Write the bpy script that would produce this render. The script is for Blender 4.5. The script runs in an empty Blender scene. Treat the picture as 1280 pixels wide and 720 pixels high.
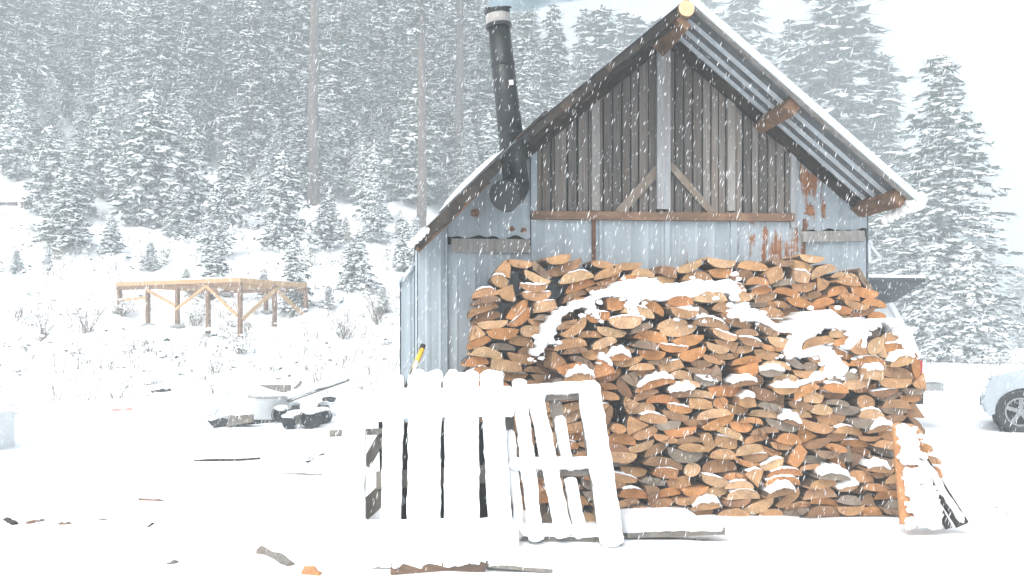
import bpy, math, random
import numpy as np
from mathutils import Vector, Matrix, noise as mnoise
R = random.Random(7)
NR = np.random.RandomState(11)
sc = bpy.context.scene
C = sc.collection
rad = math.radians
F = 1108.0            # focal length in photo pixels (1280 wide)
CAMZ = 1.5
A = rad(6.5)          # the shed's turn about z
CA, SA = math.cos(A), math.sin(A)
C0 = Vector((-0.578, 8.0, 0.0))

def S(u, v, z): return Vector((C0.x + u*CA - v*SA, C0.y + u*SA + v*CA, z))
def ray(px, py): return Vector(((px-640)/F, 1.0, -(py-420)/F))
def at(px, py, Y):
    d = ray(px, py); return Vector((d.x*Y, Y, CAMZ + d.z*Y))
def uz(px, py, v):
    """pixel -> (u, z) on the shed-parallel plane v"""
    d = ray(px, py)
    dv = -d.x*SA + d.y*CA; du = d.x*CA + d.y*SA
    ox, oy = -C0.x, -C0.y
    ov = -ox*SA + oy*CA; ou = ox*CA + oy*SA
    t = (v-ov)/dv
    return (ou + t*du, CAMZ + t*d.z)
def hit(px, py, p, n):
    d = ray(px, py); o = Vector((0, 0, CAMZ))
    return o + d*((p-o).dot(n)/d.dot(n))
def lerp(a, b, t): return a+(b-a)*t
def sstep(a, b, x):
    t = max(0.0, min(1.0, (x-a)/(b-a))); return t*t*(3-2*t)

# ------------------------------------------------------------------ mesh builder
class MB:
    def __init__(s): s.v = []; s.f = []; s.m = []
    def add(s, vs, fs, mi=0):
        o = len(s.v); s.v += [tuple(p) for p in vs]
        for f in fs: s.f.append(tuple(i+o for i in f)); s.m.append(mi)
    def box(s, lo, hi, mi=0):
        x0, y0, z0 = lo; x1, y1, z1 = hi
        s.add([(x0,y0,z0),(x1,y0,z0),(x1,y1,z0),(x0,y1,z0),(x0,y0,z1),(x1,y0,z1),(x1,y1,z1),(x0,y1,z1)],
              [(0,3,2,1),(4,5,6,7),(0,1,5,4),(1,2,6,5),(2,3,7,6),(3,0,4,7)], mi)
    def bar(s, p0, p1, wd, w, t, mi=0, jit=0.0):
        """bar from p0 to p1, width w along wd, thickness t across"""
        p0 = Vector(p0); p1 = Vector(p1); ax = (p1-p0).normalized()
        wd = Vector(wd); wd = (wd-ax*wd.dot(ax)).normalized(); td = ax.cross(wd)
        c = []
        for p in (p0, p1):
            for a, b in ((-1,-1),(1,-1),(1,1),(-1,1)):
                c.append(p + wd*(a*w/2) + td*(b*t/2) + Vector((R.uniform(-jit,jit),R.uniform(-jit,jit),R.uniform(-jit,jit))))
        fs = [(0,3,2,1),(4,5,6,7),(0,1,5,4),(1,2,6,5),(2,3,7,6),(3,0,4,7)]
        s.add(c, fs, mi)
    def tube(s, pts, rs, n=8, mi=0, cap=True, capmi=None):
        pts = [Vector(p) for p in pts]; k = len(pts)
        if not isinstance(rs, (list, tuple)): rs = [rs]*k
        ref = None; vs = []
        for i in range(k):
            d = (pts[min(i+1,k-1)]-pts[max(i-1,0)]).normalized()
            if ref is None:
                ref = Vector((0,0,1)) if abs(d.z) < .9 else Vector((1,0,0))
            a = (ref - d*ref.dot(d)).normalized(); b = d.cross(a); ref = a
            for j in range(n):
                t = 2*math.pi*j/n
                vs.append(pts[i] + (a*math.cos(t)+b*math.sin(t))*rs[i])
        fs = []
        for i in range(k-1):
            for j in range(n):
                fs.append((i*n+j, i*n+(j+1)%n, (i+1)*n+(j+1)%n, (i+1)*n+j))
        s.add(vs, fs, mi)
        if cap:
            o = len(s.v)-len(vs); cm = mi if capmi is None else capmi
            s.f.append(tuple(o+j for j in range(n-1,-1,-1))); s.m.append(cm)
            s.f.append(tuple(o+(k-1)*n+j for j in range(n))); s.m.append(cm)
    def snowbar(s, p0, p1, wd, w, t, mi=0, seg=None, jit=0.006, n=16):
        """a soft rounded snow sheath from p0 to p1"""
        p0 = Vector(p0); p1 = Vector(p1); L = (p1-p0).length; ax = (p1-p0)/L
        wd = Vector(wd); wd = (wd-ax*wd.dot(ax)).normalized(); td = ax.cross(wd)
        seg = seg or max(4, int(L/0.035)); vs = []; sd = R.random()*99
        rr = min(w, t)*.5/L
        qs = [0, rr*.15, rr*.5] + [lerp(rr, 1-rr, i/seg) for i in range(seg+1)] + [1-rr*.5, 1-rr*.15, 1]; seg = len(qs)-1
        for q in qs:
            e = min(q, 1-q)*L
            k = math.sqrt(max(0.30, 1-(1-min(1, e/(rr*L)))**2))
            for j in range(n):
                a = 2*math.pi*j/n; c, sn = math.cos(a), math.sin(a)
                c = math.copysign(abs(c)**.30, c); sn = math.copysign(abs(sn)**.30, sn)
                p = p0 + ax*(q*L) + wd*(c*w/2*k) + td*(sn*t/2*k)
                nv = mnoise.noise_vector(p*9+Vector((sd,0,0)))*jit*1.5 + mnoise.noise_vector(p*28)*jit*1.3
                vs.append(p+nv)
        fs = []
        for i in range(seg):
            for j in range(n):
                fs.append((i*n+j, i*n+(j+1)%n, (i+1)*n+(j+1)%n, (i+1)*n+j))
        fs.append(tuple(range(n-1,-1,-1))); fs.append(tuple(seg*n+j for j in range(n)))
        s.add(vs, fs, mi)
    def lump(s, c, r, mi=0, sub=2, jit=.2, fr=3.0):
        vs, fs = ICO[sub]; c = Vector(c); sd = Vector((R.random()*50, R.random()*50, 0)); o = []
        for q in vs:
            k = 1 + jit*mnoise.noise(Vector(q)*fr*.5+sd)*1.5
            o.append((c.x+q[0]*r[0]*k, c.y+q[1]*r[1]*k, c.z+q[2]*r[2]*k))
        s.add(o, fs, mi)
    def build(s, name, mats, parent=None, smooth=False):
        me = bpy.data.meshes.new(name); me.from_pydata(s.v, [], s.f); 
        if not isinstance(mats, (list, tuple)): mats = [mats]
        for m in mats: me.materials.append(m)
        if len(mats) > 1: me.polygons.foreach_set('material_index', s.m)
        if smooth: me.polygons.foreach_set('use_smooth', [True]*len(s.f))
        me.update()
        o = bpy.data.objects.new(name, me); C.objects.link(o)
        if parent: o.parent = parent
        return o

def ico(sub):
    import bmesh
    bm = bmesh.new(); bmesh.ops.create_icosphere(bm, subdivisions=sub, radius=1)
    v = [tuple(x.co) for x in bm.verts]; f = [tuple(y.index for y in x.verts) for x in bm.faces]; bm.free()
    return v, f
ICO = {1: ico(1), 2: ico(2), 3: ico(3)}

def tag(o, label=None, cat=None, group=None, kind=None):
    if label: o['label'] = label
    if cat: o['category'] = cat
    if group: o['group'] = group
    if kind: o['kind'] = kind
    return o
def empty(name, loc=(0,0,0), rz=0, **k):
    o = bpy.data.objects.new(name, None); o.empty_display_size = .2; C.objects.link(o)
    o.location = loc; o.rotation_euler = (0,0,rz); return tag(o, **k)
def copy_tree(o, parent=None):
    c = o.copy(); C.objects.link(c); c.parent = parent
    for ch in [x for x in KIDS.get(o.name, [])]:
        copy_tree(ch, c)
    return c
KIDS = {}
ORD = ['first','second','third','fourth','fifth','sixth','seventh','eighth','ninth','tenth','eleventh','twelfth','thirteenth','fourteenth','fifteenth',
       'sixteenth','seventeenth','eighteenth','nineteenth','twentieth','twenty-first','twenty-second','twenty-third','twenty-fourth','twenty-fifth',
       'twenty-sixth','twenty-seventh','twenty-eighth','twenty-ninth','thirtieth','thirty-first','thirty-second','thirty-third','thirty-fourth','thirty-fifth','thirty-sixth','thirty-seventh','thirty-eighth','thirty-ninth','fortieth']

# ------------------------------------------------------------------ materials
class NT:
    def __init__(s, name):
        s.mat = bpy.data.materials.new(name); s.mat.use_nodes = True; s.t = s.mat.node_tree
        s.b = s.t.nodes['Principled BSDF']; s.out = s.t.nodes['Material Output']
    def n(s, ty, **kw):
        x = s.t.nodes.new(ty)
        for k, v in kw.items():
            if k in x.inputs: x.inputs[k].default_value = v
            else: setattr(x, k, v)
        return x
    def l(s, a, b): s.t.links.new(a, b)
    def coord(s, kind='Object', scale=(1,1,1)):
        tc = s.n('ShaderNodeTexCoord'); mp = s.n('ShaderNodeMapping'); mp.inputs['Scale'].default_value = scale
        s.l(tc.outputs[kind], mp.inputs['Vector']); return mp.outputs['Vector']
    def noise(s, scale, detail=4, rough=.55, vec=None, dist=0):
        x = s.n('ShaderNodeTexNoise'); x.inputs['Scale'].default_value = scale; x.inputs['Detail'].default_value = detail
        x.inputs['Roughness'].default_value = rough; x.inputs['Distortion'].default_value = dist
        if vec is not None: s.l(vec, x.inputs['Vector'])
        return x.outputs['Fac']
    def ramp(s, fac, stops):
        x = s.n('ShaderNodeValToRGB'); e = x.color_ramp.elements
        while len(e) < len(stops): e.new(.5)
        for i, (p, c) in enumerate(stops):
            e[i].position = p; e[i].color = (*c, 1) if len(c) == 3 else c
        s.l(fac, x.inputs['Fac']); return x.outputs['Color']
    def rng(s, fac, a, b, c=0., d=1.):
        x = s.n('ShaderNodeMapRange'); x.inputs[1].default_value = a; x.inputs[2].default_value = b
        x.inputs[3].default_value = c; x.inputs[4].default_value = d; s.l(fac, x.inputs[0]); return x.outputs[0]
    def mix(s, fac, a, b, mode='MIX'):
        x = s.n('ShaderNodeMix', data_type='RGBA', blend_type=mode)
        for val, i in ((fac, 0), (a, 6), (b, 7)):
            if hasattr(val, 'links'): s.l(val, x.inputs[i])
            elif i == 0: x.inputs[0].default_value = val
            else: x.inputs[i].default_value = (*val, 1)
        return x.outputs[2]
    def math(s, op, a, b=0.):
        x = s.n('ShaderNodeMath', operation=op)
        for i, val in enumerate((a, b)):
            if hasattr(val, 'links'): s.l(val, x.inputs[i])
            else: x.inputs[i].default_value = val
        return x.outputs[0]
    def bump(s, h, strength=.3, dist=.01):
        x = s.n('ShaderNodeBump'); x.inputs['Strength'].default_value = strength; x.inputs['Distance'].default_value = dist
        s.l(h, x.inputs['Height']); s.l(x.outputs[0], s.b.inputs['Normal'])
    def fin(s, col, rough=.8, metal=0., spec=None):
        if hasattr(col, 'links'): s.l(col, s.b.inputs['Base Color'])
        else: s.b.inputs['Base Color'].default_value = (*col, 1)
        if hasattr(rough, 'links'): s.l(rough, s.b.inputs['Roughness'])
        else: s.b.inputs['Roughness'].default_value = rough
        s.b.inputs['Metallic'].default_value = metal
        if spec is not None: s.b.inputs['Specular IOR Level'].default_value = spec
        return s.mat

def m_snow():
    t = NT('snow'); v = t.coord('Object')
    a = t.noise(4, 5, .6, v); b = t.noise(60, 3, .6, v)
    t.bump(t.math('ADD', a, t.math('MULTIPLY', b, .25)), .25, .03)
    return t.fin(t.mix(a, (.86,.88,.90), (.92,.93,.94)), .75, 0, .2)
def m_wood(name, c1, c2, c3, sc_=(14,14,1.2), rough=.85, bmp=.4, iv=(.55,1.35)):
    """long-grained wood; grain along the local z"""
    t = NT(name); v = t.coord('Object', sc_)
    g = t.noise(3.0, 6, .65, v, .6); big = t.noise(.9, 3, .5, v)
    geo = t.n('ShaderNodeNewGeometry')
    base = t.mix(t.rng(g, .3, .7), c1, c2)
    base = t.mix(t.math('MULTIPLY', t.rng(big, .45, .7), .7), base, c3)
    isl = t.rng(geo.outputs['Random Per Island'], 0, 1, *iv)
    h = t.n('ShaderNodeHueSaturation'); t.l(isl, h.inputs['Value']); t.l(base, h.inputs['Color'])
    t.bump(g, bmp, .006)
    return t.fin(h.outputs[0], rough, 0, .25)
def m_metal(name, rust=.35, base=(.355,.41,.45), streak=True):
    t = NT(name); v = t.coord('Object', (1,1,1)); vs = t.coord('Object', (9,9,.55))
    a = t.noise(1.0, 5, .6, vs); b = t.noise(7, 6, .65, v); c = t.noise(1.6, 6, .7, v, .5)
    geo = t.n('ShaderNodeNewGeometry')
    col = t.mix(t.rng(a, .3, .72), tuple(x*.80 for x in base), tuple(min(.9, x*1.15) for x in base))
    col = t.mix(t.math('MULTIPLY', t.rng(b, .52, .78), .5), col, (.24,.245,.245))
    s3 = t.noise(1.6, 5, .65, t.coord('Object', (22,22,.7))); col = t.mix(t.math('MULTIPLY', t.rng(s3, .55, .75), .45), col, (.20,.21,.215))
    s2 = t.noise(2.2, 4, .6, t.coord('Object', (6,6,.35)))
    rm = t.math('ADD', t.math('MULTIPLY', c, .55), t.math('MULTIPLY', s2, .6))
    rm = t.rng(rm, .78-rust*.36, .84-rust*.36)
    rc = t.mix(t.rng(b, .3, .7), (.20,.075,.03), (.36,.17,.08))
    col = t.mix(rm, col, rc)
    rough = t.rng(rm, 0, 1, .42, .9)
    t.bump(t.math('ADD', b, rm), .12, .01)
    return t.fin(col, rough, .12, .5)
def m_plain(name, c, rough=.6, metal=0., var=.25, scale=6, spec=None):
    t = NT(name); v = t.coord('Object'); a = t.noise(scale, 5, .6, v)
    return t.fin(t.mix(t.rng(a, .3, .7), tuple(x*(1-var) for x in c), tuple(min(.95, x*(1+var)) for x in c)), rough, metal, spec)
def m_end(mixed=False):
    t = NT('small_log_end' if mixed else 'log_end'); tc = t.n('ShaderNodeTexCoord')
    oi = t.n('ShaderNodeObjectInfo')
    sep = t.n('ShaderNodeSeparateXYZ'); t.l(tc.outputs['Object'], sep.inputs[0])
    n1 = t.n('ShaderNodeVectorMath', operation='ADD'); t.l(tc.outputs['Object'], n1.inputs[0])
    rv = t.n('ShaderNodeCombineXYZ'); t.l(t.math('MULTIPLY', oi.outputs['Random'], 40.), rv.inputs[0]); t.l(t.math('MULTIPLY', oi.outputs['Random'], 91.), rv.inputs[2])
    t.l(rv.outputs[0], n1.inputs[1]); pv = n1.outputs[0]
    nz = t.noise(9, 3, .5, pv)
    r = t.math('SQRT', t.math('ADD', t.math('POWER', sep.outputs[0], 2.), t.math('POWER', sep.outputs[2], 2.)))
    ring = t.math('SINE', t.math('ADD', t.math('MULTIPLY', r, 420.), t.math('MULTIPLY', nz, 7.)))
    blot = t.noise(7, 5, .6, pv); fine = t.noise(70, 4, .7, pv)
    h = t.n('ShaderNodeHueSaturation'); 
    if mixed:
        geo = t.n('ShaderNodeNewGeometry'); rc = t.ramp(geo.outputs['Random Per Island'], [(0,(.24,.20,.16)),(.3,(.28,.165,.095)),(.5,(.47,.275,.145)),(.8,(.49,.235,.10)),(1,(.56,.36,.205))]); t.l(rc, h.inputs['Color'])
    else: t.l(oi.outputs['Color'], h.inputs['Color'])
    val = t.math('ADD', t.rng(blot, .3, .72, .62, 1.18), t.math('MULTIPLY', ring, .10))
    val = t.math('MULTIPLY', val, t.rng(fine, .3, .7, .84, 1.12)); t.l(val, h.inputs['Value'])
    # checks: dark radial cracks
    ang = t.math('ARCTAN2', sep.outputs[2], sep.outputs[0])
    cr = t.noise(1.0, 2, .6, None); cv = t.n('ShaderNodeCombineXYZ')
    t.l(t.math('MULTIPLY', ang, 5.), cv.inputs[0]); t.l(t.math('MULTIPLY', r, 3.), cv.inputs[1]); t.l(t.math('MULTIPLY', oi.outputs['Random'], 37.), cv.inputs[2])
    cr = t.noise(2.2, 2, .4, cv.outputs[0])
    crack = t.rng(t.math('ABSOLUTE', t.math('SUBTRACT', cr, .5)), 0, .02, .7, 0)
    col = t.mix(crack, h.outputs[0], (.07,.04,.025))
    t.bump(t.math('ADD', fine, t.math('MULTIPLY', crack, -2)), .5, .006)
    return t.fin(col, .85, 0, .2)
def m_bark():
    t = NT('log_bark'); v = t.coord('Object', (30,4,30)); a = t.noise(1.5, 6, .7, v); b = t.noise(5, 3, .5, t.coord('Object'))
    col = t.mix(t.rng(a, .35, .7), (.045,.03,.022), (.17,.115,.08))
    col = t.mix(t.math('MULTIPLY', t.rng(b, .5, .7), .5), col, (.20,.17,.14))
    t.bump(a, .8, .01); return t.fin(col, .95, 0, .1)
def m_split():
    t = NT('log_split_face'); oi = t.n('ShaderNodeObjectInfo'); v = t.coord('Object', (40,3,40)); a = t.noise(1.5, 5, .6, v)
    h = t.n('ShaderNodeHueSaturation'); t.l(oi.outputs['Color'], h.inputs['Color']); t.l(t.rng(a, .3, .7, .55, 1.), h.inputs['Value'])
    t.bump(a, .5, .006); return t.fin(h.outputs[0], .9, 0, .2)
def m_foliage(name='snowy_needles', lo=-.13):
    """needles that carry snow on every face that looks upwards"""
    t = NT(name); v = t.coord('Object'); geo = t.n('ShaderNodeNewGeometry')
    sp = t.n('ShaderNodeSeparateXYZ'); t.l(geo.outputs['True Normal'], sp.inputs[0])
    nz = t.noise(5.0, 3, .6, v); isl = geo.outputs['Random Per Island']
    oi = t.n('ShaderNodeObjectInfo')
    k = t.math('ADD', sp.outputs[2], t.math('MULTIPLY', t.math('SUBTRACT', nz, .5), 1.0))
    k = t.math('ADD', k, t.math('MULTIPLY', t.math('SUBTRACT', isl, .5), .5))
    m = t.rng(k, lo, lo+.14)
    g = t.mix(isl, (.035,.055,.045), (.085,.10,.075))
    br = t.rng(oi.outputs['Random'], 0, 1, .8, 1.2)
    h = t.n('ShaderNodeHueSaturation'); t.l(br, h.inputs['Value']); t.l(g, h.inputs['Color'])
    return t.fin(t.mix(m, h.outputs[0], (.88,.90,.92)), .85, 0, .15)

M = {}
M['snow'] = m_snow()
M['gable'] = m_wood('weathered_boards', (.075,.070,.066), (.24,.225,.21), (.16,.12,.09), (34,34,.9), iv=(.62, 1.5))
M['greyboard'] = m_wood('grey_board', (.22,.215,.21), (.36,.35,.33), (.20,.17,.14), (10,10,1.5))
M['palepost'] = m_wood('pale_post', (.25,.26,.27), (.40,.41,.42), (.24,.22,.2), (14,14,1.))
M['brownboard'] = m_wood('brown_board', (.17,.10,.065), (.30,.19,.125), (.12,.075,.05), (3,8,8))
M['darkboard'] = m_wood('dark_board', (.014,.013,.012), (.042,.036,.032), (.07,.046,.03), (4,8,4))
M['palletwood'] = m_wood('pallet_wood', (.13,.12,.11), (.25,.235,.21), (.2,.16,.12), (8,8,2))
M['lumber'] = m_wood('new_lumber', (.42,.27,.14), (.56,.38,.21), (.38,.23,.12), (4,4,4))
M['roughplank'] = m_wood('rough_plank', (.09,.06,.045), (.24,.15,.10), (.06,.045,.035), (3,14,14))
M['brace'] = m_wood('brace_wood', (.16,.13,.105), (.28,.24,.20), (.2,.15,.11), (10,10,3))
M['plank'] = m_wood('orange_plank', (.42,.2,.09), (.55,.29,.13), (.34,.16,.07), (10,10,1.5))
M['metal'] = m_metal('pale_sheet_metal', .08)
M['rusty'] = m_metal('rusting_sheet_metal', .46, (.37,.425,.465))
M['worn'] = m_metal('worn_sheet_metal', .32)
M['roofmetal'] = m_plain('roof_underside', (.12,.128,.135), .5, .1, .35, 5)
M['paletrim'] = m_plain('pale_trim_metal', (.62,.68,.72), .35, .1, .1)
M['rustbar'] = m_wood('rusty_strip', (.06,.035,.025), (.20,.10,.06), (.26,.12,.06), (12,12,3))
M['blackpipe'] = m_plain('black_stovepipe', (.020,.022,.024), .45, .3, .45, 9)
M['ash'] = m_metal('burnt_band', .5, (.34,.32,.30))
M['label'] = m_plain('white_label', (.8,.8,.8), .5)
M['logend'] = m_end(); M['bark'] = m_bark(); M['logend_mixed'] = m_end(True); M['split'] = m_split()
M['needle'] = m_foliage(); M['laden'] = m_foliage('snow_laden_needles', -.18)
M['trunk'] = m_wood('tree_bark', (.07,.05,.042), (.15,.105,.085), (.2,.17,.15), (8,8,2))
M['redtrunk'] = m_wood('pine_bark', (.085,.066,.058), (.16,.12,.105), (.16,.12,.10), (6,6,1.5))
M['twig'] = m_plain('dry_twig', (.19,.155,.125), .9, 0, .4, 3)
M['stone'] = m_plain('concrete', (.3,.3,.29), .9)
M['tarp'] = m_plain('pale_tarp', (.62,.74,.80), .4, 0, .08, 3)
M['rubber'] = m_plain('black_rubber', (.022,.022,.023), .8, 0, .4)
M['rim'] = m_plain('wheel_alloy', (.22,.23,.24), .5, .0, .1)
M['silver'] = m_plain('silver_paint', (.40,.45,.49), .3, .3, .04)
M['white'] = m_plain('white_paint', (.72,.73,.74), .35, 0, .05)
M['glass'] = m_plain('dark_glass', (.035,.042,.05), .08, 0, .2)
M['darkpanel'] = m_plain('dark_panel', (.05,.058,.065), .55, 0, .2)
M['red'] = m_plain('red_lens', (.45,.02,.025), .2, 0, .2)
M['chrome'] = m_plain('bumper_steel', (.35,.36,.37), .35, .6, .1)
M['yellow'] = m_plain('yellow_paint', (.72,.46,.05), .5)
M['bucket'] = m_plain('white_plastic', (.62,.64,.65), .5, 0, .08)
M['headlamp'] = m_plain('lamp_glass', (.55,.58,.6), .1, .2, .1)

# ------------------------------------------------------------------ terrain
GY = [(-50,0),(13.5,0),(17,.28),(20,.62),(24,1.3),(26.5,2.05),(33,4.1),(40,6.0),(50,10.2),(65,16.5),(90,26),(140,38),(320,60)]
def g_of(y):
    for (a, ha), (b, hb) in zip(GY, GY[1:]):
        if y <= b: return lerp(ha, hb, (y-a)/(b-a))
    return GY[-1][1]
def terrain(x, y, fine=True):
    g = (g_of(y-1.5)+g_of(y)+g_of(y+1.5))/3
    m = sstep(15, -7, x)*(1+.016*max(0, -7-x))
    h = g*m + .35*sstep(18, 34, y)*(1-m)
    if fine:
        p = Vector((x, y, 0))
        amp = .03 + .17*sstep(15, 26, y)*m
        h += mnoise.noise(p*.45)*amp*1.5 + mnoise.noise(p*1.7+Vector((3,8,1)))*amp*1.0 + mnoise.noise(p*3.4)*amp*.55
        h += .09*math.exp(-(((x+.25)/1.1)**2+((y-6.12)/.2)**2))       # drift banked against the pallets
        h += .05*math.exp(-(((x-1.6)/1.5)**2+((y-6.1)/.4)**2))
    return h
def build_ground():
    xs = sorted(set([round(x, 3) for x in list(np.arange(-14, 10, .16))+list(np.arange(-40, -14, .5))+list(np.arange(10, 40, .8))+list(np.arange(-190, -40, 6))+list(np.arange(40, 191, 6))]))
    ys = list(np.arange(-30, 3, 3))+list(np.arange(3, 12, .12))+list(np.arange(12, 44, .28))+list(np.arange(44, 90, 1.2))+list(np.arange(90, 261, 8))
    V = [(x, y, terrain(x, y)) for y in ys for x in xs]; n = len(xs)
    Fs = [(j*n+i, j*n+i+1, (j+1)*n+i+1, (j+1)*n+i) for j in range(len(ys)-1) for i in range(n-1)]
    mb = MB(); mb.v = V; mb.f = Fs; mb.m = [0]*len(Fs)
    tag(mb.build('ground', M['snow'], None, True), 'snow covered ground rising into a white hillside', kind='structure')
build_ground()

# ------------------------------------------------------------------ shed
W = 3.98; L = 4.1; OV = -.82
def zr(u):      # roof line
    if u > 1.98: return 4.33-(u-1.98)*.81
    if u > .587: return 4.33-(1.98-u)*.838
    return 4.33-1.393*.838-(.587-u)*.99
shed = empty('shed', C0, A, label='weathered wooden shed with pale sheet metal walls and a gable roof', cat='shed')
def U(px, v=-.02, py=300): return uz(px, py, v)[0]
def Zp(px, py, v=-.02): return uz(px, py, v)[1]
def sp(mb, name, m, par=None, smooth=False): return mb.build(name, m, par or shed, smooth)
def metal_sheet(u0, u1, z0, ztop, v, mat, amp=.009, per=.16, name='wall_panel', ragged=0.):
    """corrugated sheet between u0 and u1; ztop a number or function of u"""
    mb = MB(); n = max(6, int((u1-u0)/.02)); nz = 6
    for i in range(n+1):
        u = lerp(u0, u1, i/n); ph = (u/per) % 1.0
        d = amp*(1-abs(ph-.5)*6) if abs(ph-.5) < .16 else 0      # sharp ribs between flat pans
        zt = ztop(u) if callable(ztop) else ztop
        zb = z0 + (ragged*mnoise.noise(Vector((u*9, 3, 1))) if ragged else 0)
        for j in range(nz+1):
            z = lerp(zb, zt, j/nz)
            w = .006*mnoise.noise(Vector((u*3, z*2, v*7)))
            mb.v.append((u, v-d-w, z))
    for i in range(n):
        for j in range(nz):
            a = i*(nz+1)+j; mb.f.append((a, a+nz+1, a+nz+2, a+1)); mb.m.append(0)
    o = sp(mb, name, mat)
    md = o.modifiers.new('thick', 'SOLIDIFY'); md.thickness = .004; md.offset = -1
    return o
# solid core so that no light leaks through (boards behind the cladding)
mb = MB()
pts = [(-.27,-.1),(W,-.1),(W,zr(W)-.07),(1.98,zr(1.98)-.07),(.587,zr(.587)-.07),(-.27,zr(-.27)-.07)]
k = len(pts)
mb.add([(u,.06,z) for u,z in pts]+[(u,L,z) for u,z in pts], [tuple(range(k)), tuple(range(2*k-1,k-1,-1))]+[(i,i+k,(i+1)%k+k,(i+1)%k) for i in range(k)])
sp(mb, 'wall_core', M['darkboard'])
zb = Zp(828, 272)                      # belt line
ulg, urg = U(668, 0, 200), U(991, 0, 200)
# gable cladding
mb = MB(); u = ulg
while u < urg:
    w = R.uniform(.052, .088); g = R.uniform(.006, .016); u1 = min(u+w, urg); t = R.uniform(0, .012)
    z0 = zb - R.uniform(0, .01)
    za, zc = zr(u)-.03, zr(u1)-.03
    mb.add([(u,-t,z0),(u1,-t,z0),(u1,-t,zc),(u,-t,za),(u,.05,z0),(u1,.05,z0),(u1,.05,zc),(u,.05,za)],
           [(0,1,2,3),(0,3,7,4),(1,5,6,2),(4,5,1,0),(3,2,6,7)])
    u = u1+g+.004
sp(mb, 'gable_cladding', M['gable'])
def vboard(px, w, y0, y1, v, mat, name, t=.03):
    u = U(px, v, 250); z1 = Zp(px, y0, v); z0 = Zp(px, y1, v)
    m_ = MB(); m_.box((u-w/2, v-t, z0), (u+w/2, v, z1)); return sp(m_, name, mat)
vboard(828, .125, 50, 262, -.045, M['palepost'], 'centre_post', .05)
vboard(744, .075, 110, 264, -.03, M['greyboard'], 'batten')
vboard(913, .07, 100, 264, -.03, M['greyboard'], 'batten')
vboard(697, .06, 158, 264, -.028, M['gable'], 'batten')
vboard(667, .055, 175, 268, -.03, M['metal'], 'corner_strip')
vboard(991, .06, 186, 285, -.03, M['palepost'], 'corner_strip')
def wbar(name, mat, a, b, w, t, v):
    ua, za = uz(*a, v); ub, zb_ = uz(*b, v)
    m_ = MB(); m_.bar((ua, v, za), (ub, v, zb_), (0,0,1) if abs(ub-ua) > abs(zb_-za)*.3 else (1,0,0), w, t)
    return sp(m_, name, mat)
wbar('brace', M['brace'], (772,268), (822,212), .085, .03, -.035)
wbar('brace', M['brace'], (890,266), (837,206), .065, .03, -.038)
wbar('brace', M['brownboard'], (700,140), (790,78), .07, .03, -.032)
wbar('brace', M['greyboard'], (884,66), (985,186), .07, .03, -.032)
wbar('belt_board', M['brownboard'], (664,269), (992,272), .075, .05, -.05)
# lower metal
seams = [664, 742, 834, 917, 1006, 1083]
mats = [M['metal'], M['metal'], M['worn'], M['rusty'], M['metal']]
for i in range(5):
    u0, u1 = U(seams[i], -.01, 330), U(seams[i+1], -.01, 330)
    metal_sheet(u0, u1-.004, -.05, (zb-.02) if i < 4 else Zp(1040, 295), -.014-.003*(i%2), mats[i])
for px, m_, w in ((742,'rustbar',.035),(834,'metal',.05),(917,'metal',.06),(1005,'rustbar',.02)):
    vboard(px, w, 274, 660, -.032, M[m_], 'joint_strip', .012)
vboard(751, .03, 274, 660, -.034, M['metal'], 'joint_strip', .012)
u0, u1 = U(560, -.01, 330), U(664, -.01, 330)
metal_sheet(u0, u1-.004, -.05, Zp(600, 306), -.012, M['metal'], .007)
metal_sheet(-.27, u0-.004, -.05, lambda u: zr(u)-.04, -.02, M['metal'], .012, .12)
metal_sheet(u0, u1-.01, Zp(600, 296), lambda u: zr(u)-.04, -.016, M['worn'], .006, .19, ragged=.05)
metal_sheet(U(995), W-.0, Zp(1040, 287), lambda u: zr(u)-.04, -.016, M['rusty'], .006, .19, ragged=.04)
wbar('trim_board', M['greyboard'], (564,307), (662,308), .125, .04, -.045)
wbar('trim_board', M['greyboard'], (1003,296), (1080,295), .10, .04, -.045)
vboard(558, .02, 268, 640, -.036, M['metal'], 'joint_strip', .012)
# the hole torn in the sheet by the stovepipe and a ragged rusted fringe over the left board
for px, py, r in ((594,266,.035),(640,286,.022),(655,288,.022)):
    uu, z_ = uz(px, py, -.03); mb = MB(); mb.lump((uu,-.028,z_), (r, .010, r*.9), 0, 3, .7, 6); sp(mb, 'rust_patch', M['rustbar'])
for px, py, a, b in ((1001,212,.015,.10),(1012,228,.02,.12),(1013,262,.045,.08),(1030,262,.022,.09)):
    uu, z_ = uz(px, py, -.03); mb = MB()
    # rust stain: a thin flake of scale on the sheet
    n = 44; ring = []
    for q in range(n):
        t = 2*math.pi*q/n; rr = .75+.55*mnoise.noise(Vector((math.cos(t)*1.5+px, math.sin(t)*1.5, py)))+.45*mnoise.noise(Vector((math.cos(t)*5+px, math.sin(t)*4, py)))
        ring.append((uu+math.cos(t)*a*rr*(1-.45*math.sin(t)), -.031, z_+math.sin(t)*b*rr))
    mb.add(ring+[(x, -.012, z) for x, y, z in ring], [tuple(range(n))]+[(q, q+n, (q+1)%n+n, (q+1)%n) for q in range(n)])
    sp(mb, 'rust_patch', M['ruststain'] if 'ruststain' in M else M.setdefault('ruststain', m_metal('rust_scale', .85, (.30,.20,.14))))
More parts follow.
